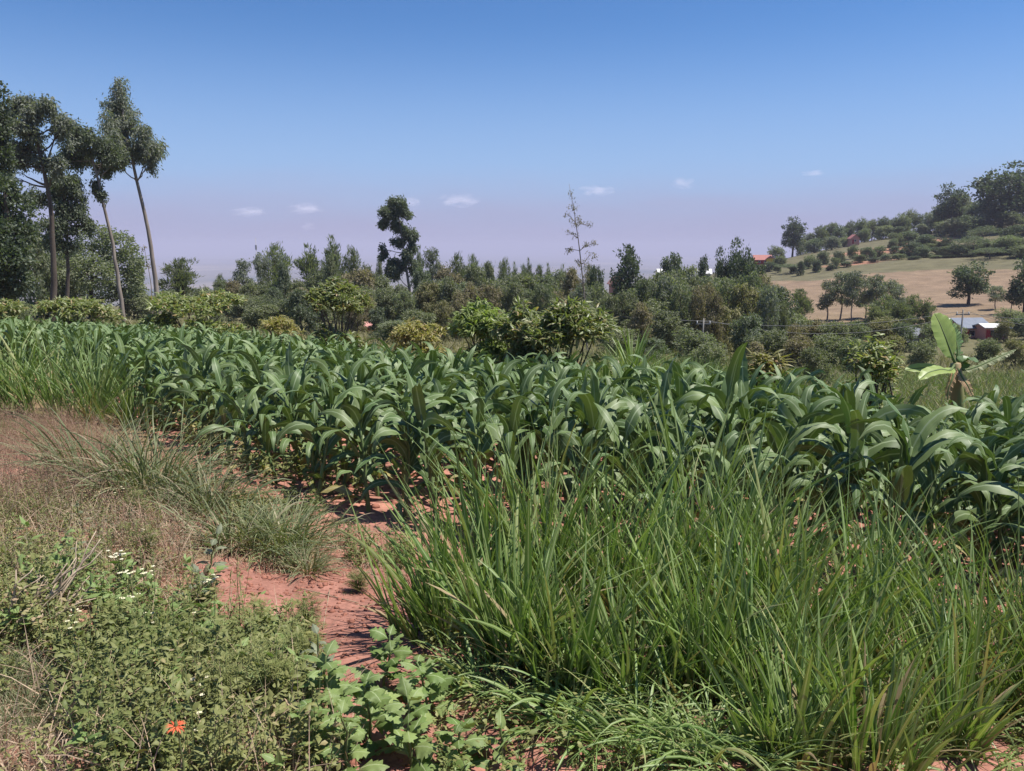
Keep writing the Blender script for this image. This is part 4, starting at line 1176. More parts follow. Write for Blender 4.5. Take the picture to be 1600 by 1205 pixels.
bush('bush', 'round dark leafy bush behind the maize below the feathery evergreens', 532, 33, 104, 436, 'bush', 31, 520, 8, L=.24, W=.075)
bush('bush', 'wide low leafy bush below the tallest leaning trunk', 306, 40, 160, 452, 'bush', 32, 600, 8, L=.26, W=.085)
bush('bush', 'shaggy leafy bush rising from the far maize left of the pale trunks', 118, 42, 130, 462, 'bush', 33, 420, 8, L=.27, W=.085)
bush('bush', 'leafy bush at the extreme left end of the far maize', 0, 44, 90, 468, 'bush', 34, 300, 8, L=.27, W=.085)
bush('bush', 'small yellowish bush between the round dark bush and the light green one', 652, 28, 88, 497, 'bush_yellow', 35, 260, 8, L=.2, W=.055)
bush('bush', 'bright light green bush behind the middle of the maize', 757, 23, 104, 462, 'bush_light', 36, 420, 8, L=.24, W=.055)
bush('bush', 'large spreading leafy bush with rusty tips at the foot of the thin bare tree', 880, 20.5, 176, 468, 'bush', 37, 760, 8, L=.22, W=.062)
bush('bush', 'middle sized shaggy bush joining the light green and the large bush', 815, 21.5, 90, 474, 'bush', 371, 330, 8, L=.22, W=.06)
bush('bush', 'yellow brown brushy shrub between the two left leafy bushes', 440, 36, 70, 492, 'bush_yellow', 38, 220, 8, L=.2, W=.05)
bush('bush', 'small drooping shrub with pale yellow leaves at the right end of the tall grass', 1190, 16.4, 62, 540, 'bush_yellow', 39, 60, 8, L=.26, W=.05)
bush('bush', 'airy dark leafed shrub left of the banana plant', 1355, 16.2, 84, 518, 'bush', 40, 170, 7, L=.16, W=.05)


def spiky(px, d, top, label):
    rng = np.random.default_rng(41)
    p = ground_px(px, d); H = pt(px, top, d)[2] - p[2]
    t = thing('spiky_plant', label, 'plant', p)
    part('stem', Geo().add(*tube([(0, 0, -.1), (.02, 0, H * .45)], [.08, .06], 7)), M['bark_dark'], t)
    n = 34
    me = None
    for i in range(n):
        v = ribbons((0, 0, H * (.3 + .15 * rng.random())), rng.random() * 6.28, rng.uniform(.5, 1.4), H * .6, .06, rng.uniform(.1, .5), seg=4, across=2, prof='blade', fold=.4, rng=rng)
        part('leaf', Geo().add(*v), M['napier'], t)


spiky(985, 20, 496, 'dark spiky leaved plant at the right side of the large bush')


def banana():
    rng = np.random.default_rng(42)
    p = ground_px(1490, 14.7)
    d = 14.7
    t = thing('banana_plant', 'young banana plant with one tall bright upright leaf at the right end of the maize', 'banana plant', p)
    q = lambda a, b, dd=0: pt(a, b, d + dd) - p
    top = q(1493, 568)
    part('stem', Geo().add(*tube(smooth_line([(0, 0, -.1), (0, 0, top[2] * .5), top], 8, rng), np.linspace(.19, .09, 8), 10)), M['pseudostem'], t)

    def leaf(path, wmax, mat, roll, torn=0.0, seg=22, fold=.25, label=None, seed=0):
        """blade along a path with ribs across it; torn blades split into strips along the side veins"""
        rg = np.random.default_rng(seed)
        P = smooth_line(path, seg + 1, rg)
        T = norm(np.gradient(P, axis=0))
        S = norm(np.cross(T, np.asarray(roll, float))); Nn = np.cross(S, T)
        s = np.linspace(0, 1, seg + 1)
        w = wmax * np.interp(s, [0, .12, .18, .4, .75, .93, 1], [.03, .05, .6, 1, .85, .42, .03])
        g = Geo()
        for side in (-1, 1):
            cols = 5
            for i in range(seg):
                j = np.linspace(0, 1, cols)
                rows = []
                for e, ii in ((0, i), (1, i + 1)):
                    drop = rg.normal(0, 1) * torn if e == 0 else rows_d
                    if e == 0: rows_d = drop
                    sh = .007 * math.sin(ii * 1.9) * (1 if not torn else 2)
                    gap = torn * (.35 if e == 0 else -.35) * wmax * .12
                    rows.append(P[ii][None] + T[ii][None] * (j * gap * 4 + j * w[ii] * .35)[:, None] + S[ii][None] * (side * j * w[ii])[:, None] * (1 - abs(drop) * .3) + Nn[ii][None] * ((fold * j - .18 * j * j) * w[ii] + j * j * sh + drop * j * j * .25 * w[ii])[:, None] - np.array([0, 0, 1.0]) * (j ** 2 * torn * w[ii] * .55)[:, None])
                V = np.concatenate(rows)
                F = [[a, a + 1, a + cols + 1, a + cols] if side > 0 else [a + 1, a, a + cols, a + cols + 1] for a in range(cols - 1)]
                uv = np.array([[.5 + side * x * .5, s[i + e]] for e in (0, 1) for x in j])
                g.add(V, F, uv, .5 + .04 * (i % 3))
        o = part('leaf', g, M[mat], t, label=label)
        part('midrib', Geo().add(*tube(P, np.linspace(.028, .006, len(P)), 6)), M['stem'], o)
        return o
    leaf([top, q(1488, 558, -.02), q(1478, 530, -.04), q(1468, 505, 0), q(1460, 490, .05)], .30, 'banana', (.4, -1, .45), label='tall upright bright yellow green leaf', seed=1)
    leaf([top, q(1497, 560, .05), q(1494, 535, .12), q(1484, 512, .16), q(1472, 494, .2)], .23, 'banana_dark', (.6, -1, .1), torn=.22, label='dark ragged upright leaf behind the bright one', seed=2)
    leaf([top, q(1500, 574, 0), q(1506, 565, -.02), q(1516, 560, -.1), q(1524, 566, -.25)], .15, 'banana_dark', (.3, -.4, .8), label='short dark cupped leaf', seed=3)
    leaf([top, q(1505, 580, .02), q(1530, 572, .05), q(1560, 558, .1), q(1588, 546, .15)], .10, 'tussock', (0, -.45, 1), torn=.5, label='torn leaf reaching out to the right', seed=4)
    leaf([top, q(1480, 580, 0), q(1460, 576, -.05), q(1440, 575, -.1), q(1414, 578, -.2)], .14, 'banana', (0, -.6, 1), label='low pale leaf drooping to the left', seed=5)
    leaf([top, q(1485, 580, -.2), q(1470, 577, -.4), q(1450, 582, -.55), q(1436, 594, -.7)], .14, 'banana', (0, -.5, 1), label='lower pale leaf folded towards the maize', seed=6)
    leaf([top, q(1503, 590, -.2), q(1512, 602, -.3), q(1520, 620, -.35)], .10, 'dead_leaf', (.2, -1, .2), torn=.3, label='hanging dry brown leaf', seed=7)
    leaf([top, q(1488, 592, -.2), q(1482, 606, -.25), q(1480, 625, -.3)], .08, 'dead_leaf', (-.2, -1, .2), torn=.3, label='hanging dry brown leaf', seed=8)


banana()

# ------------------------------------------------------------------ maize
mrng = np.random.default_rng(99)


def maize_parts(rng, seg, across):
    H = 1.0
    lean = rng.normal(0, .03, 2)
    sh = rng.uniform(.62, .76)
    sl = wobble((0, 0, -.05), (lean[0], lean[1], sh), 6, .006, rng)
    stalk = tube(sl, np.linspace(.017, .008, 6), 6, tint=rng.random())
    leaves = []
    nl = int(rng.integers(12, 15))
    plane = rng.random() * 6.28
    for j in range(nl):
        f = j / (nl - 1)
        z = .08 + (sh - .08) * f ** .85
        base = np.array([np.interp(z, sl[:, 2], sl[:, 0]), np.interp(z, sl[:, 2], sl[:, 1]), z])
        az = plane + (j % 2) * math.pi + rng.normal(0, .45)
        if f < .25:
            el, dr, L, W = rng.uniform(.5, .9), rng.uniform(1.4, 2.3), rng.uniform(.28, .42), .06
        elif f < .8:
            el, dr, L, W = rng.uniform(.85, 1.3), rng.uniform(1.9, 3.3), rng.uniform(.38, .62), rng.uniform(.060, .090)
        else:
            el, dr, L, W = rng.uniform(1.1, 1.45), rng.uniform(.8, 2.8), rng.uniform(.28, .46), rng.uniform(.055, .078)
        leaves.append(ribbons(base, az, el, L, W, dr, seg=seg, across=across, prof='maize', roll=rng.normal(0, .25), twist=rng.normal(0, 1.0), fold=.2, wave=.3 if across == 2 else 0, power=rng.uniform(1.3, 2.4), swirl=rng.normal(0, .6), rng=np.random.default_rng(int(rng.integers(1e9)))))
    return stalk, leaves


def size_at(p):
    t = p[0] / p[1]
    s = float(np.interp(t, [-.35, .1, .45], [1.30, 1.42, 1.58]))
    return s * (.84 if .46 < t < .60 and p[1] > 6.5 else 1.0)     # thin crop around the banana plant


VARS = []
for i in range(14):
    st, lv = maize_parts(mrng, 10, 2)
    VARS.append((Geo().add(*st).mesh('stalk', M['stalk']), [Geo().add(*v).mesh('leaf', M['maize_old'] if (q == 0 and i % 2) or (q == 1 and i % 5 == 0) else M['maize']) for q, v in enumerate(lv)]))

rows = []
dirn = np.array([math.cos(R(-9)), math.sin(R(-9))]); nrmv = np.array([-dirn[1], dirn[0]])
lo, hi = MAIZE_POLY[:, :2].min(0), MAIZE_POLY[:, :2].max(0)
for i in range(-40, 120):
    for j in range(-120, 120):
        q = dirn * (j * .32 + (i % 2) * .16) + nrmv * i * .62
        rows.append(q)
Q = np.array(rows) + mrng.normal(0, .07, (len(rows), 2))
ok = in_poly(Q[:, 0], Q[:, 1], MAIZE_POLY)
Q = Q[ok]
Q = Q[mrng.random(len(Q)) > .05]
Z = h(Q[:, 0], Q[:, 1])
P3 = np.column_stack([Q, Z])
ppx, ppy = to_px(P3 + np.array([0, 0, .9]))
vis = (ppx > -260) & (ppx < 2250)
shown = ((ppx > -60) & (ppx < 1680))[vis]
P3 = P3[vis]
order = np.argsort(P3[:, 1] + np.where(shown, 0, 1000))
P3 = P3[order]
NEARN = 296
first = {}
for k in range(min(NEARN, len(P3))):
    v = k % len(VARS)
    s = mrng.uniform(.74, 1.14) * size_at(P3[k])
    if mrng.random() < .08: s *= .75
    loc = P3[k]
    rz = mrng.random() * 6.28
    if v not in first:
        t = thing('maize_plant', 'young green maize plant in the field with long arching leaves', 'maize plant', loc, rz, 'maize plants in the front rows', (s, s, s))
        part('stalk', VARS[v][0], None, t)
        for me in VARS[v][1]:
            part('leaf', me, None, t)
        first[v] = t
        newest = t
    else:
        newest = dup(first[v], loc, rz, (s, s, s))
    newest.rotation_euler = (mrng.normal(0, .07), mrng.normal(0, .07), rz)

g = Geo()
pool = []
for i in range(10):
    st, lv = maize_parts(mrng, 6, 1)
    gg = Geo().add(*tube([(0, 0, 0), (0, 0, .6)], [.016, .008], 4), mat=1)
    for v in lv: gg.add(*v)
    pool.append((np.concatenate(gg.V), np.concatenate(gg.F), np.concatenate(gg.U), np.concatenate(gg.T), np.concatenate(gg.M)))
for k in range(NEARN, len(P3)):
    V, F, U, T, Mi = pool[int(mrng.integers(0, 10))]
    a = mrng.random() * 6.28; s = mrng.uniform(.74, 1.14) * size_at(P3[k])
    c_, s_ = math.cos(a), math.sin(a)
    W_ = np.column_stack([V[:, 0] * c_ - V[:, 1] * s_, V[:, 0] * s_ + V[:, 1] * c_, V[:, 2]]) * s + P3[k]
    g.n = g.n
    g.V.append(W_); g.F.append(F + g.n); g.U.append(U); g.T.append((T + mrng.random() * .5) % 1); g.M.append(Mi); g.n += len(V)
o = link('maize_crop', g.mesh('maize_crop', [M['maize'], M['stalk']]), kind='stuff')
tag(o, 'mass of maize leaves filling the field beyond the front rows', 'maize crop')

# ------------------------------------------------------------------ tall napier grass clumps and tussocks
def clump(name, label, px, py, n, Lr, W, spread, elr, dr, seed, mat='napier', bias=None, group=None, dry=.06, stems=5):
    rng = np.random.default_rng(seed)
    p = ground_at(px, py)
    t = thing(name, label, 'grass clump', p, group=group)
    for k, (nn, mm, nm) in enumerate(((n, mat, 'green_blades'), (int(n * dry) + 10, 'napier_dry', 'dry_blades'))):
        ti = rng.normal(0, spread, (nn, 2))
        # several blades share one tiller
        til = rng.normal(0, spread, (max(4, nn // 6), 2))
        ti = til[rng.integers(0, len(til), nn)] + rng.normal(0, .012, (nn, 2))
        az = np.arctan2(ti[:, 1], ti[:, 0]) + rng.normal(0, .75, nn)
        el = rng.uniform(*elr, nn)
        if bias is not None:
            az = az + np.angle(np.exp(1j * (bias - az))) * rng.random(nn) * .6
        L = (Lr[0] + (Lr[1] - Lr[0]) * rng.random(nn) ** (1.9 if mat == 'napier' else 1.0)) * (1 if k == 0 else .7)
        z = h(p[0] + ti[:, 0], p[1] + ti[:, 1]) - p[2] - .02 + rng.random(nn) ** 2 * .22 * L
        B = np.column_stack([ti, z])
        g = Geo().add(*ribbons(B, az, el if k == 0 else el * .7, L, W * np.exp(rng.normal(-.2, .42, nn)), rng.uniform(*dr, nn), seg=7, across=2, prof='blade', roll=rng.normal(0, .6, nn), twist=rng.normal(0, .8, nn), fold=.35, power=1.7, swirl=rng.normal(0, .25, nn), rng=rng))
        part(nm, g, M[mm], t)
    if stems:
        g = Geo()
        for i in range(stems):
            a = rng.random() * 6.28; r = spread * rng.random()
            l_ = Lr[1] * rng.uniform(.3, .5)
            b = np.array([math.cos(a) * r, math.sin(a) * r, -.02])
            e = b + np.array([math.cos(a) * l_ * .3, math.sin(a) * l_ * .3, l_])
            g.add(*tube(wobble(b, e, 5, .005, rng), np.linspace(.007, .004, 5), 5))
        part('stems', g, M['stem'], t)
    return t


NG = 'tall grass clumps in front of the maize'
NAP = [  # px, py, n, length, label
    (760, 985, 260, (.45, 1.1), 'tall grass clump at the left of the foreground mass beside the red soil'),
    (690, 1000, 190, (.35, .85), 'leftmost fanning grass clump leaning over the red soil'),
    (850, 970, 270, (.55, 1.25), 'tall upright grass clump in the middle of the foreground'),
    (930, 985, 220, (.5, 1.15), 'upright grass clump just right of the middle foreground clump'), (800, 1040, 200, (.4, .85), 'lower clump in front of the tall grass at the left of the mass'), (880, 1075, 190, (.35, .75), 'drooping clump at the front centre of the grass mass'),
    (1010, 1000, 190, (.45, 1.0), 'grass clump halfway between the middle clump and the tallest blades'), (1090, 945, 200, (.6, 1.45), 'clump with the tallest blades reaching up into the maize'), (1150, 1000, 210, (.5, 1.25), 'tall clump just right of the tallest blades'),
    (1215, 945, 180, (.5, 1.2), 'clump behind the right half of the grass mass'), (1250, 1040, 210, (.5, 1.25), 'grass clump left of the right corner clumps, in the second row'), (1335, 1010, 200, (.55, 1.25), 'tall clump in the right half of the grass mass'), (1400, 970, 150, (.45, 1.05), 'clump filling the right rear of the grass mass'),
    (1100, 1080, 170, (.4, .85), 'front clump right of the low drooping tufts'), (1190, 1110, 180, (.4, .95), 'front clump in the middle of the right half'), (1300, 1110, 190, (.45, 1.05), 'clump in front of the tall right half clump'), (1400, 1080, 180, (.5, 1.2), 'tall clump between the middle right and the right corner'),
    (1480, 1040, 160, (.5, 1.2), 'upright clump standing before the right corner soil gap'), (1545, 1110, 190, (.6, 1.3), 'grass clump in the lower right corner'), (1600, 1030, 170, (.55, 1.2), 'grass clump at the right edge'), (1650, 1140, 190, (.6, 1.2), 'grass clump cut by the right edge near the corner'),
    (1760, 1060, 170, (.55, 1.2), 'grass clump beyond the right edge'), (1880, 1120, 170, (.5, 1.1), 'farther grass clump beyond the right edge'), (1780, 1200, 170, (.5, 1.1), 'low grass clump beyond the lower right corner'),
    (1480, 1160, 180, (.4, .95), 'bottom clump left of the corner clump'), (1240, 1190, 170, (.35, .75), 'bottom edge clump right of the arching low tuft'), (1360, 1200, 170, (.35, .8), 'bottom edge clump below the right half of the grass'), (990, 1090, 170, (.3, .7), 'low clump at the front edge near the bare soil'),
]
for i, (a, b, n, Lr, lab) in enumerate(NAP):
    clump('grass_clump', lab or 'dense green clump of long bladed grass in the foreground mass', a, b, int(n * (1.0 if a < 1300 else .78)), (Lr[0] * (.95 if a < 1180 else .62), Lr[1] * (1.12 if a < 1180 else 1.0)), .0195, .085, (.98, 1.55), (.05, .8), 200 + i, bias=(math.pi * .85 if a < 800 else None), group=NG, dry=.12)
for i, (a, b, n, Lr, lab) in enumerate(((20, 640, 150, (.9, 1.6), 'big upright grass clump at the left edge before the maize'), (85, 650, 150, (.9, 1.55), 'tall grass clump second from the left edge before the maize'), (150, 658, 150, (.8, 1.6), 'stiff dark bladed grass clump beside the left front of the maize'), (205, 668, 150, (.5, 1.0), 'thin grass clump touching the left front of the maize'), (-60, 650, 220, (.7, 1.2), 'grass clump just outside the left edge'))):
    clump('grass_clump', lab, a, b, n, Lr, .024, .2, (.95, 1.52), (.05, .8), 300 + i, group='tall grass clumps left of the maize')
for i, (a, b, n, Lr, W, sp_, lab) in enumerate((
        (235, 775, 520, (.4, 1.0), .011, .19, 'wide grey green tussock sprawling in the middle left'),
        (140, 755, 220, (.5, 1.1), .010, .17, 'dry lax tussock with long pale blades left of the wide one'),
        (325, 805, 320, (.35, .72), .011, .12, 'small grey green tussock right of the wide one'),
        (440, 857, 560, (.25, .56), .009, .15, 'bluish green grass tussock growing on the red soil'),
        (480, 893, 200, (.18, .34), .007, .08, 'small pale tussock at the front rim of the bluish one'),
        (372, 850, 300, (.28, .55), .010, .13, 'low tussock left of the bluish one'),
)):
    clump('grass_tussock', lab, a, b, n, Lr, W, sp_, (.3, 1.4), (.4, 2.0), 400 + i, mat='tussock', dry=.45 if i != 3 else .2, stems=0, group='grass tussocks at the left')
for i, (a, b, n, Lr, lab) in enumerate(((870, 1130, 150, (.3, .55), 'low drooping grass tuft on the bare soil at the bottom centre'), (960, 1165, 150, (.3, .55), 'low grass tuft near the bottom right of centre'), (1060, 1170, 190, (.3, .6), 'arching low grass tuft with broad pale blades at the bottom'), (770, 1085, 140, (.25, .5), 'low drooping tuft under the tall foreground grass'), (1150, 1210, 170, (.3, .6), 'low grass tuft cut by the bottom edge'))):
    clump('grass_tuft', lab, a, b, n, Lr, .0115, .09, (.3, 1.1), (.7, 2.0), 500 + i, stems=0, group='low grass tufts at the bottom')

# ------------------------------------------------------------------ stuff: ground vegetation
srng = np.random.default_rng(321)


def clods(name, label, poly, n, smin, smax):
    P = scatter(poly, n, srng)
    oc = np.array([[1, 0, 0], [0, 1, 0], [-1, 0, 0], [0, -1, 0], [0, 0, 1], [0, 0, -.6], [.6, .6, .5], [-.6, .6, .5], [-.6, -.6, .5], [.6, -.6, .5]], float)
    tr = [[0, 6, 9], [0, 1, 6], [1, 7, 6], [1, 2, 7], [2, 8, 7], [2, 3, 8], [3, 9, 8], [3, 0, 9], [4, 6, 7], [4, 7, 8], [4, 8, 9], [4, 9, 6], [0, 5, 1], [1, 5, 2], [2, 5, 3], [3, 5, 0]]
    F0 = np.array([[a, b, c, c] for a, b, c in tr])
    s = np.exp(srng.uniform(math.log(smin), math.log(smax), n))
    V = oc[None] * (1 + srng.normal(0, .18, (n, 10, 3))) * s[:, None, None] * np.array([1, 1, .6]) + P[:, None, :]
    F = F0[None] + (np.arange(n) * 10)[:, None, None]
    o = link(name, Geo().add(V, F).mesh(name, M['clod'], True), kind='stuff'); tag(o, label, 'soil')


clods('soil_clods', 'crumbled red soil between the maize rows', MAIZE_POLY[(MAIZE_POLY[:, 1] < 13) | (MAIZE_POLY[:, 1] < 14)], 5200, .012, .06)
clods('soil_crumbs', 'loose red crumbs on the bare bank', gpoly([(318, 905), (400, 885), (640, 860), (900, 1000), (1500, 1230), (560, 1240), (500, 1075), (470, 968), (340, 960)]), 2600, .004, .024)


def weeds(name, label, poly, nplants, hr, per, Lr, mat, prof, seed, wl=.5, up=.5, fold=.3):
    rng = np.random.default_rng(seed)
    P = scatter(poly, nplants, rng)
    dens = vnoise(P[:, 0], P[:, 1], .7, seed) + .5 * vnoise(P[:, 0], P[:, 1], .25, seed + 1)
    P = P[dens > -.22]; n = len(P)
    H = rng.uniform(*hr, n) * (1 + .5 * vnoise(P[:, 0], P[:, 1], .8, seed + 2))
    sa = rng.random(n) * 6.28; sl = rng.uniform(0, .45, n)
    f = rng.random((n, per)) ** .7
    B = P[:, None, :] + np.stack([np.cos(sa)[:, None] * sl[:, None] * H[:, None] * f, np.sin(sa)[:, None] * sl[:, None] * H[:, None] * f, H[:, None] * f], -1)
    B = B + rng.normal(0, .012, B.shape)
    m = n * per
    g = Geo()
    L = rng.uniform(*Lr, m)
    V, F, uv, t = ribbons(B.reshape(-1, 3), rng.random(m) * 6.28, rng.normal(up, .35, m), L, L * wl * rng.uniform(.7, 1.2, m), rng.normal(.7, .4, m), seg=3, across=2, prof=prof, roll=rng.normal(0, .4, m), fold=fold, rng=rng)
    K = 12
    pt_ = np.clip(.5 + 1.5 * vnoise(P[:, 0], P[:, 1], .45, seed + 5) + .35 * (rng.random(n) - .5), 0, 1)
    t = np.clip(.45 * t + .55 * np.repeat(np.repeat(pt_, per), K), 0, 1)
    g.add(V, F, uv, t)
    # stems
    e = np.stack([np.cos(sa) * sl, np.sin(sa) * sl], 1)
    g.add(*ribbons(P, sa, np.pi / 2 - np.arctan(sl), H, .004, 0, seg=1, across=1, prof='flat', rng=rng), mat=1)
    o = link(name, g.mesh(name, [M[mat], M['stem']]), kind='stuff'); tag(o, label, 'weeds')


WE = gpoly([(-200, 900), (60, 905), (250, 945), (325, 975), (435, 1005), (500, 1105), (520, 1260), (130, 1260), (120, 1120), (60, 1020), (-200, 1000)])
weeds('leafy_weeds', 'low broad leaved weeds carpeting the lower left', WE, 1150, (.06, .32), 17, (.018, .05), 'weed', 'ovate', 601, .5)
weeds('broad_weeds', 'larger broad leaved weeds standing out of the carpet', WE, 170, (.1, .34), 12, (.04, .085), 'lobed', 'ovate', 621, .5)
weeds('fine_weeds', 'narrow leaved wispy weeds mixed into the carpet', WE, 480, (.1, .42), 22, (.018, .05), 'feather', 'leaf', 611, .18)
weeds('small_weeds', 'fine leaved low weeds between the larger ones', WEED_POLY, 2300, (.03, .18), 14, (.014, .034), 'weed', 'leaf', 602, .5)
weeds('yellow_weeds', 'yellow green fine weeds at the left edge', gpoly([(-160, 800), (60, 800), (130, 860), (90, 920), (-200, 930)]), 420, (.08, .24), 18, (.016, .036), 'feather', 'leaf', 603, .35)
weeds('dry_weeds', 'brown withered weeds behind the dry branch', gpoly([(-160, 790), (120, 790), (300, 850), (320, 940), (150, 940), (-160, 900)]), 420, (.08, .3), 14, (.015, .04), 'brown', 'leaf', 612, .4)
weeds('verge_weeds', 'mixed weeds on the soil in front of the maize', gpoly([(340, 780), (470, 800), (640, 835), (650, 890), (560, 890), (480, 870), (350, 840)]), 900, (.05, .26), 15, (.015, .045), 'weed', 'leaf', 613, .4)
weeds('weeds_by_bank', 'weeds growing on the rim of the red bank', gpoly([(400, 980), (480, 985), (530, 1080), (470, 1150), (380, 1100)]), 160, (.08, .28), 16, (.022, .05), 'weed', 'ovate', 604, .5)
weeds('weeds_in_maize', 'low green weeds under the left front of the maize', gpoly([(300, 710), (420, 760), (560, 800), (600, 740), (400, 660), (230, 650)]), 420, (.1, .4), 16, (.04, .1), 'feather', 'leaf', 605, .35)
weeds('weeds_at_right', 'weeds on the soil past the right edge', gpoly([(1660, 960), (2300, 1000), (2400, 1240), (1680, 1240)]), 420, (.05, .25), 14, (.02, .06), 'weed', 'leaf', 631, .45)
weeds('weeds_under_grass', 'scattered weeds under the tall grass', gpoly([(640, 1000), (800, 960), (1300, 980), (1640, 1030), (1700, 1240), (700, 1240)]), 480, (.05, .2), 12, (.02, .05), 'weed', 'leaf', 606, .45)


def fine_grass(name, label, poly, n, Lr, W, mat, seed, elr=(.7, 1.5), dr=(.1, 1.2), seg=3, cat='grass'):
    rng = np.random.default_rng(seed)
    P = scatter(poly, n, rng)
    dens = vnoise(P[:, 0], P[:, 1], 1.2, seed)
    P = P[dens > -.33]; n = len(P)
    P[:, 2] -= .01
    g = Geo().add(*ribbons(P, rng.random(n) * 6.28, rng.uniform(*elr, n), rng.uniform(*Lr, n), W * rng.uniform(.6, 1.4, n), rng.uniform(*dr, n), seg=seg, across=1, prof='blade', roll=rng.normal(0, .7, n), rng=rng))
    o = link(name, g.mesh(name, M[mat]), kind='stuff'); tag(o, label, cat)


fine_grass('dry_grass', 'dry straw coloured grass at the left edge', DRY_POLY, 5200, (.1, .45), .004, 'straw', 701)
fine_grass('straw_litter', 'thin dry stalks standing among the weeds', WEED_POLY, 7500, (.08, .42), .0042, 'straw', 702, (.2, 1.5))
fine_grass('soft_grass', 'soft grey green grass in the lower left corner', gpoly([(-200, 1010), (40, 1030), (130, 1090), (110, 1160), (-220, 1170)]), 7500, (.05, .17), .003, 'tussock', 703, (.5, 1.5), (.2, 1.6))
fine_grass('bottom_straw', 'pale dry grass in the bottom left corner', gpoly([(-200, 1160), (90, 1150), (110, 1240), (-220, 1250)]), 1800, (.04, .14), .0028, 'straw', 704, (.1, 1.2))
fine_grass('bank_fringe', 'short dry fringe grass behind the red bank', gpoly([(330, 890), (520, 895), (640, 930), (650, 840), (480, 800), (340, 780)]), 3000, (.04, .2), .003, 'straw', 705, (.3, 1.5))
fine_grass('undergrowth_grass', 'fine grass filling between the foreground clumps', gpoly([(640, 980), (760, 930), (1100, 910), (1500, 960), (1720, 1000), (1720, 1240), (1000, 1240), (960, 1130), (720, 1080)]), 2600, (.1, .4), .009, 'napier', 706, (.5, 1.5), (.1, 1.6), 4)
fine_grass('tall_green_grass', 'tall green grass strip behind the right half of the maize', np.array([ground_px(940, 16.5), ground_px(1130, 15.6), ground_px(1240, 15.4), ground_px(1240, 20), ground_px(1100, 24), ground_px(940, 24)]), 5200, (1.2, 2.1), .022, 'grass', 707, (1.0, 1.5), (.1, .9), 4)
fine_grass('meadow_grass', 'weedy green meadow beyond the right end of the maize', np.array([ground_px(1200, 15.2), ground_px(1720, 14.2), ground_px(1720, 70), ground_px(1240, 70), ground_px(1180, 24)]), 42000, (.3, .9), .035, 'grass', 708, (.9, 1.5), (.1, 1.2), 2)
fine_grass('rough_scrub', 'rough mixed scrub between the maize and the woodland', np.array([ground_px(-120, 42), ground_px(300, 36), ground_px(640, 24), ground_px(940, 20), ground_px(1240, 22), ground_px(1400, 60), ground_px(1150, 88), ground_px(600, 92), ground_px(-120, 80)]), 30000, (.35, 1.0), .07, 'scrub', 709, (.6, 1.5), (.1, 1.4), 2)
fine_grass('meadow_scrub', 'tangled dry and green growth scattered over the meadow', np.array([ground_px(1200, 16), ground_px(1720, 15), ground_px(1720, 90), ground_px(1240, 90), ground_px(1180, 26)]), 16000, (.4, 1.2), .06, 'scrub', 718, (.6, 1.5), (.1, 1.4), 2)
fine_grass('right_meadow_weeds', 'brownish dry growth in the meadow near the right edge', np.array([ground_px(1530, 15.0), ground_px(1720, 14.6), ground_px(1720, 30), ground_px(1560, 24)]), 2600, (.3, .7), .02, 'scrub', 710, (.7, 1.5), (.1, 1.2), 2)
fine_grass('grass_beside_banana', 'long arching green grass around the banana plant', np.array([ground_px(1530, 13.9), ground_px(1720, 13.5), ground_px(1720, 15.5), ground_px(1530, 15.5)]), 700, (.6, 1.1), .02, 'napier', 711, (.9, 1.5), (.6, 1.8), 5)


def panicles(name, label, poly, n, hr, seed):
    rng = np.random.default_rng(seed)
    P = scatter(poly, n, rng); H = rng.uniform(*hr, n)
    az = rng.random(n) * 6.28; el = rng.uniform(1.0, 1.5, n)
    g = Geo().add(*ribbons(P, az, el, H, .0028, rng.uniform(0, .5, n), seg=3, across=1, prof='flat', rng=rng))
    tip = P + np.stack([np.cos(az) * np.cos(el) * H, np.sin(az) * np.cos(el) * H, np.sin(el) * H * .95], 1)
    k = 26
    Q = np.repeat(tip, k, 0) + rng.normal(0, 1, (n * k, 3)) * np.array([.035, .035, .075]) - np.array([0, 0, .05])
    g.add(*leaf_quads(Q, rdirs(n * k, rng) + np.array([0, 0, .5]), .014, .0045, rng), mat=0)
    o = link(name, g.mesh(name, M['panicle'], False), kind='stuff'); tag(o, label, 'grass')


panicles('seeding_grass', 'reddish brown seeding grass haze at the left', gpoly([(-180, 700), (0, 680), (110, 675), (190, 720), (200, 800), (60, 840), (-180, 820)]), 1900, (.2, .55), 801)
panicles('seed_stalks', 'sparse reddish seed stalks among the tussocks', gpoly([(180, 800), (300, 860), (330, 930), (250, 930), (180, 880)]), 140, (.15, .35), 802)

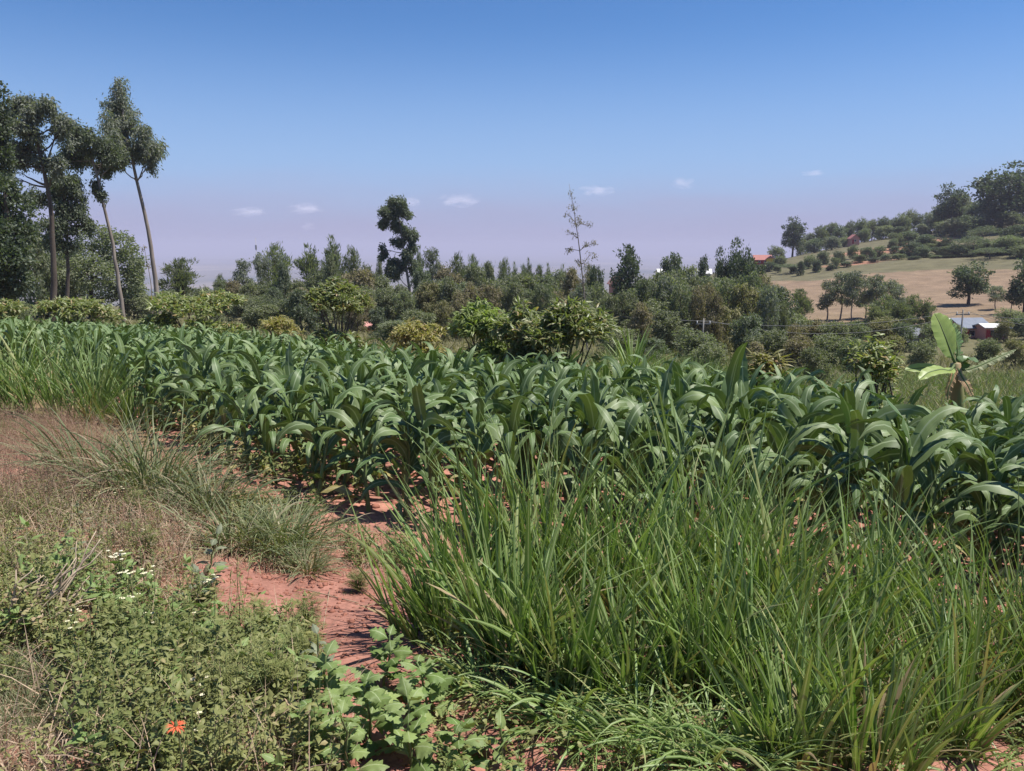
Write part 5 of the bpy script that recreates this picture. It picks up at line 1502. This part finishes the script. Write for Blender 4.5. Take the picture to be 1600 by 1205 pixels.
# ------------------------------------------------------------------ foreground plants one can point at
def feathery_plant(px, py, H, n, seed, label):
    rng = np.random.default_rng(seed)
    p = ground_at(px, py)
    t = thing('feathery_weed', label, 'weed', p, group='feathery leaved weeds at the lower left')
    tg, g = Geo(), Geo()
    for i in range(n):
        a = i * 2.4; e = np.array([math.cos(a) * H * .35 * rng.random(), math.sin(a) * H * .35 * rng.random(), H * rng.uniform(.6, 1)])
        ln = wobble((0, 0, -.02), e, 7, .006, rng)
        tg.add(*tube(ln, np.linspace(.004, .0015, 7), 4))
        k = 16
        fr = .25 + .75 * rng.random(k)
        B = np.stack([np.interp(fr * 6, range(7), ln[:, c]) for c in range(3)], 1)
        az = rng.random(k) * 6.28; el = rng.normal(.5, .3, k); LL = rng.uniform(.05, .1, k)
        g.add(*ribbons(B, az, el, LL, .003, .6, seg=3, across=1, prof='flat', rng=rng))
        for q in (.3, .5, .7, .9):
            for s in (-1, 1):
                D = np.stack([np.cos(az) * np.cos(el), np.sin(az) * np.cos(el), np.sin(el) - .25 * q], 1)
                g.add(*ribbons(B + D * (LL * q)[:, None], az + s * .8, el - .2, LL * (.62 - .35 * q), .0045, .3, seg=2, across=1, prof='leaf', roll=rng.normal(0, .5, k), rng=rng))
    part('stem', tg, M['stem'], t)
    part('leaves', g, M['feather'], t)


for i, (a, b, H, n, lab) in enumerate((
        (480, 1010, .28, 12, 'feathery weed growing on the rim of the red bank'),
        (400, 1010, .26, 10, 'yellow green feathery weed left of the bank rim'),
        (430, 1120, .36, 16, 'dark bushy feathery weed left of the lobed leaved plants'),
        (360, 1130, .30, 13, 'feathery weed just right of the orange flower'),
        (320, 960, .24, 9, 'feathery weed under the white flowers near the bank'),
        (215, 820, .30, 10, 'light green feathery weed in the middle left'),
        (225, 880, .30, 10, 'feathery weed carrying white flower heads'),
        (190, 1010, .22, 9, 'small feathery weed in the middle of the weed carpet'),
        (330, 1070, .26, 11, 'feathery weed above the orange flower'),
        (470, 1060, .28, 11, 'feathery weed beside the lobed leaved plants'),
        (240, 1190, .16, 9, 'low feathery weed at the bottom edge'),
        (560, 925, .14, 6, 'tiny feathery sprig on the bank top'))):
    feathery_plant(a, b, H, n, 900 + i, lab)


def white_flower(px, py, H, nh, seed, label):
    rng = np.random.default_rng(seed)
    p = ground_at(px, py)
    t = thing('white_wildflower', label, 'flower', p, group='white wildflowers among the weeds')
    tg = Geo()
    top = wobble((0, 0, -.02), (rng.normal(0, .03), rng.normal(0, .03), H), 6, .004, rng)
    tg.add(*tube(top, np.linspace(.0035, .002, 6), 5))
    for i in range(nh):
        c = top[-1] + np.array([rng.normal(0, .032), rng.normal(0, .032), rng.uniform(-.01, .035)])
        tg.add(*tube(wobble(top[3], c, 4, .003, rng), np.linspace(.002, .001, 4), 4))
        g = Geo()
        k = 7
        g.add(*ribbons(np.tile(c, (k, 1)), np.arange(k) / k * 6.28, .35, .012, .009, .5, seg=2, across=1, prof='lance', rng=rng))
        g.add(*tube([c - [0, 0, .004], c + [0, 0, .003]], [.004, .0045], 6))
        part('flower_head', g, M['white'], t)
    g = Geo()
    k = 14
    f = rng.random(k) * .8
    B = np.stack([np.interp(f * 5, range(6), top[:, c]) for c in range(3)], 1)
    g.add(*ribbons(B, rng.random(k) * 6.28, .5, rng.uniform(.02, .05, k), .012, .9, seg=3, across=2, prof='leaf', rng=rng))
    part('stem', tg, M['stem'], t); part('leaves', g, M['weed'], t)


for i, (a, b, H, nh, lab) in enumerate((
        (205, 945, .26, 12, 'highest dense white flower cluster among the left weeds'),
        (212, 965, .2, 7, 'white flower cluster just below the highest one'),
        (240, 965, .2, 7, 'white flower cluster right of the two left ones'),
        (330, 975, .18, 9, 'white flower cluster beside the grey leaved plant at the bank'),
        (228, 990, .16, 5, 'small white flower group left of the bank'),
        (250, 1015, .13, 4, 'few white flowers below the middle clusters'),
        (312, 1025, .14, 2, 'single pair of white flowers below the bank'),
        (128, 1010, .13, 4, 'white flowers near the dry branch'),
        (100, 1040, .12, 3, 'few white flowers at the root of the dry branch'),
        (320, 1130, .14, 6, 'white flowers above and right of the orange flower'),
        (310, 1190, .1, 3, 'pale flowers right of the orange flower stem'),
        (240, 870, .14, 3, 'few white flowers in front of the wide tussock'),
        (185, 800, .12, 3, 'tiny pale flower beside the wide tussock'),
        (845, 835, .10, 3, 'pale yellow flower head inside the tall foreground grass'))):
    white_flower(a, b + 4, H + .07, nh, 950 + i, lab)


def lobed_leaf_geo(L, W, el, droop, az, base, rng, lobes=True, seg=12):
    s = np.linspace(0, 1, seg + 1)
    ang = el - droop * s
    d = np.stack([np.cos(ang) * math.cos(az), np.cos(ang) * math.sin(az), np.sin(ang)], 1)
    P = np.asarray(base) + np.concatenate([[[0, 0, 0]], np.cumsum((d[1:] + d[:-1]) / 2 * L / seg, 0)])
    S0 = np.array([-math.sin(az), math.cos(az), 0])
    Nn = np.cross(d, S0) * -1
    ro = rng.normal(0, .35)
    S = S0[None] * math.cos(ro) + Nn * math.sin(ro)
    prof = np.interp(s, [0, .16, .22, .4, .7, 1], [.04, .05, .62, 1, .72, .03])
    if lobes:
        prof = prof * (1 + .24 * np.where(np.arange(seg + 1) % 2 == 0, 1, -1) * np.clip((s - .2) * 8, 0, 1) * (s < .95))
    rows = []
    U = []
    for k, u in ((-1, 0), (-.5, .25), (0, .5), (.5, .75), (1, 1)):
        w = W * .5 * prof * k
        ph = rng.random() * 6
        lift = abs(k) * W * .16 + (abs(k) == 1) * W * .07 * np.sin(s * 19 + ph) - (abs(k) == .5) * W * .02
        rows.append(P + S * w[:, None] + Nn * np.reshape(lift * np.minimum(1, prof * 2), (-1, 1)) + d * (abs(k) * W * .18 * (prof))[:, None])
        U.append(np.column_stack([np.full(seg + 1, u), s]))
    V = np.stack(rows, 1); K = 5
    idx = np.arange((seg + 1) * K).reshape(seg + 1, K)
    F = np.stack([idx[:-1, :-1], idx[:-1, 1:], idx[1:, 1:], idx[1:, :-1]], -1).reshape(-1, 4)
    return V.reshape(-1, 3), F, np.stack(U, 1).reshape(-1, 2), np.full((seg + 1) * K, rng.random())


def broadleaf(name, px, py, H, nl, L, mat, lobes, seed, label, group=None, wr=.62, elr=(.2, .9)):
    rng = np.random.default_rng(seed)
    p = ground_at(px, py)
    t = thing(name, label, 'plant', p, group=group)
    sl = wobble((0, 0, -.03), (rng.normal(0, H * .12), rng.normal(0, H * .12), H), 7, .008, rng)
    part('stem', Geo().add(*tube(sl, np.linspace(.008, .004, 7), 6)), M['stem'], t)
    for i in range(nl):
        f = .12 + .88 * (i + rng.random()) / nl
        b = [np.interp(f * 6, range(7), sl[:, c]) for c in range(3)]
        l_ = L * (1.1 - .55 * f) * rng.uniform(.8, 1.2)
        part('leaf', Geo().add(*lobed_leaf_geo(l_, l_ * wr, rng.uniform(*elr) + .3 * f, rng.uniform(.5, 1.5), i * 2.4 + rng.normal(0, .3), b, rng, lobes)), M[mat], t)


LG = 'lobed light green plants at the bottom'
for i, (a, b, H, nl, L, lab) in enumerate((
        (520, 1130, .32, 20, .17, 'leftmost light green plant with large lobed leaves at the bottom'),
        (600, 1085, .30, 20, .17, 'light green lobed plant nearest the red bank'),
        (575, 1165, .32, 22, .17, 'bright lobed leaved plant in the middle of the bottom group'),
        (665, 1125, .28, 20, .16, 'lobed leaved plant under the edge of the tall grass'),
        (640, 1200, .30, 20, .16, 'lobed leaved plant cut by the bottom edge'),
        (500, 1200, .28, 18, .15, 'lobed plant in the bottom edge left of the group'),
        (710, 1195, .22, 16, .14, 'rightmost lobed plant of the bottom group'),
        (555, 1215, .30, 16, .14, 'lobed plant at the very bottom between its neighbours'))):
    broadleaf('lobed_plant', a, b, H, nl, L, 'lobed', True, 1000 + i, lab, LG)
for i, (a, b, H, nl, L, lab) in enumerate((
        (322, 905, .30, 12, .17, 'grey green broad leaved plant upright left of the bank'),
        (310, 965, .26, 11, .16, 'grey leaved plant with drooping leaves just below the upright one'),
        (500, 1075, .28, 12, .13, 'grey green broad leaved weed overhanging the bank edge'),
        (120, 905, .22, 9, .10, 'dull curled leaved weed left of the white flowers'),
        (125, 830, .24, 9, .10, 'dull grey weed with curled leaves beside the reddish grass'))):
    broadleaf('broadleaf_weed', a, b, H, nl, L, 'greyleaf', False, 1050 + i, lab, 'grey broad leaved weeds', .42)
broadleaf('broadleaf_weed', 775, 1185, .17, 8, .16, 'lobed', False, 1060, 'small plant with few smooth oval leaves on the soil at the bottom centre', None, .48)


def orange_flower():
    rng = np.random.default_rng(77)
    p = ground_at(296, 1275)
    tp = pt(275, 1135, p[1] - .01) - p
    t = thing('orange_flower', 'single orange whorled flower on a thin stalk at the bottom left', 'flower', p)
    sl = smooth_line([(0, 0, -.03), tp * .5 + [.006, 0, 0], tp + [0, 0, .05]], 9, rng)
    part('stem', Geo().add(*tube(sl, np.linspace(.0045, .0025, 9), 6)), M['stem'], t)
    g = Geo(); k = 26
    az = np.arange(k) / k * 6.28 * 2.0 + rng.normal(0, .1, k)
    g.add(*ribbons(np.tile(tp, (k, 1)) + np.column_stack([np.cos(az) * .006, np.sin(az) * .006, rng.normal(0, .004, k)]), az, rng.uniform(.1, .7, k), rng.uniform(.024, .036, k), .0065, rng.uniform(.6, 1.4, k), seg=4, across=2, prof='blade', fold=.6, rng=rng))
    part('petals', g, M['orange'], t)
    part('calyx', Geo().add(*tube([tp - [0, 0, .012], tp, tp + [0, 0, .008], tp + [0, 0, .022]], [.005, .008, .006, .002], 8)), M['stem'], t)
    for zf, az in ((.35, .4), (.35, 3.5), (.62, 1.8), (.62, 5.0)):
        part('leaf', Geo().add(*lobed_leaf_geo(.05, .02, .3, .9, az, sl[int(zf * 8)], rng, False, 6)), M['weed'], t)


orange_flower()


def dry_branch(px, py, seed, label, tips, thick=.014):
    rng = np.random.default_rng(seed)
    p = ground_at(px, py)
    t = thing('dry_branch', label, 'branch', p)
    for k, tip in enumerate(tips):
        e = pt(tip[0], tip[1], p[1] + tip[2]) - p
        ln = wobble((0, 0, .0), e, 8, .02 * np.linalg.norm(e), rng)
        g = Geo().add(*tube(ln, np.linspace(thick, .0025, 8), 5))
        for q in range(4):
            j = 2 + q
            g.add(*tube(wobble(ln[j], ln[j] + (ln[j] - ln[j - 2]) * rng.uniform(.5, 1.1) + rng.normal(0, .05, 3) + [0, 0, .03], 5, .008, rng), np.linspace(thick * .5, .0022, 5), 4))
        part('twig', g, M['twig'], t)


dry_branch(8, 1000, 61, 'bare dry branching stem lying at the left edge', [(25, 890, .05), (75, 910, .1), (105, 880, .15), (160, 860, .2), (150, 935, .1), (100, 1010, -.1), (-20, 900, .1)])
dry_branch(70, 985, 62, 'pale forked dry twig standing right of the bare branching stem', [(150, 830, .25), (140, 900, .15), (160, 900, .1), (60, 900, .2)], .009)
dry_branch(80, 1215, 63, 'thin dry root sticking out of the bottom left corner', [(95, 1175, .1), (110, 1200, 0), (60, 1180, .05)], .005)

# thin straws lying on the bare bank
for (a, b, c, d_, lab) in ((470, 922, 560, 945, 'long pale straw lying across the red bank'), (505, 985, 515, 925, 'short pale straw pointing up the red bank'), (395, 1035, 500, 985, 'thick pale straw leaning over the weeds below the bank')):
    A = ground_at(a, b); B = ground_at(c, d_)
    up = .09 if 'leaning' in lab else .012
    P = A + (B - A) * np.linspace(0, 1, 6)[:, None] + np.array([0, 0, up])
    o = link('straw', Geo().add(*tube(P - A, .0035, 5)).mesh('straw', M['straw'])); o.location = A
    tag(o, lab, 'straw')
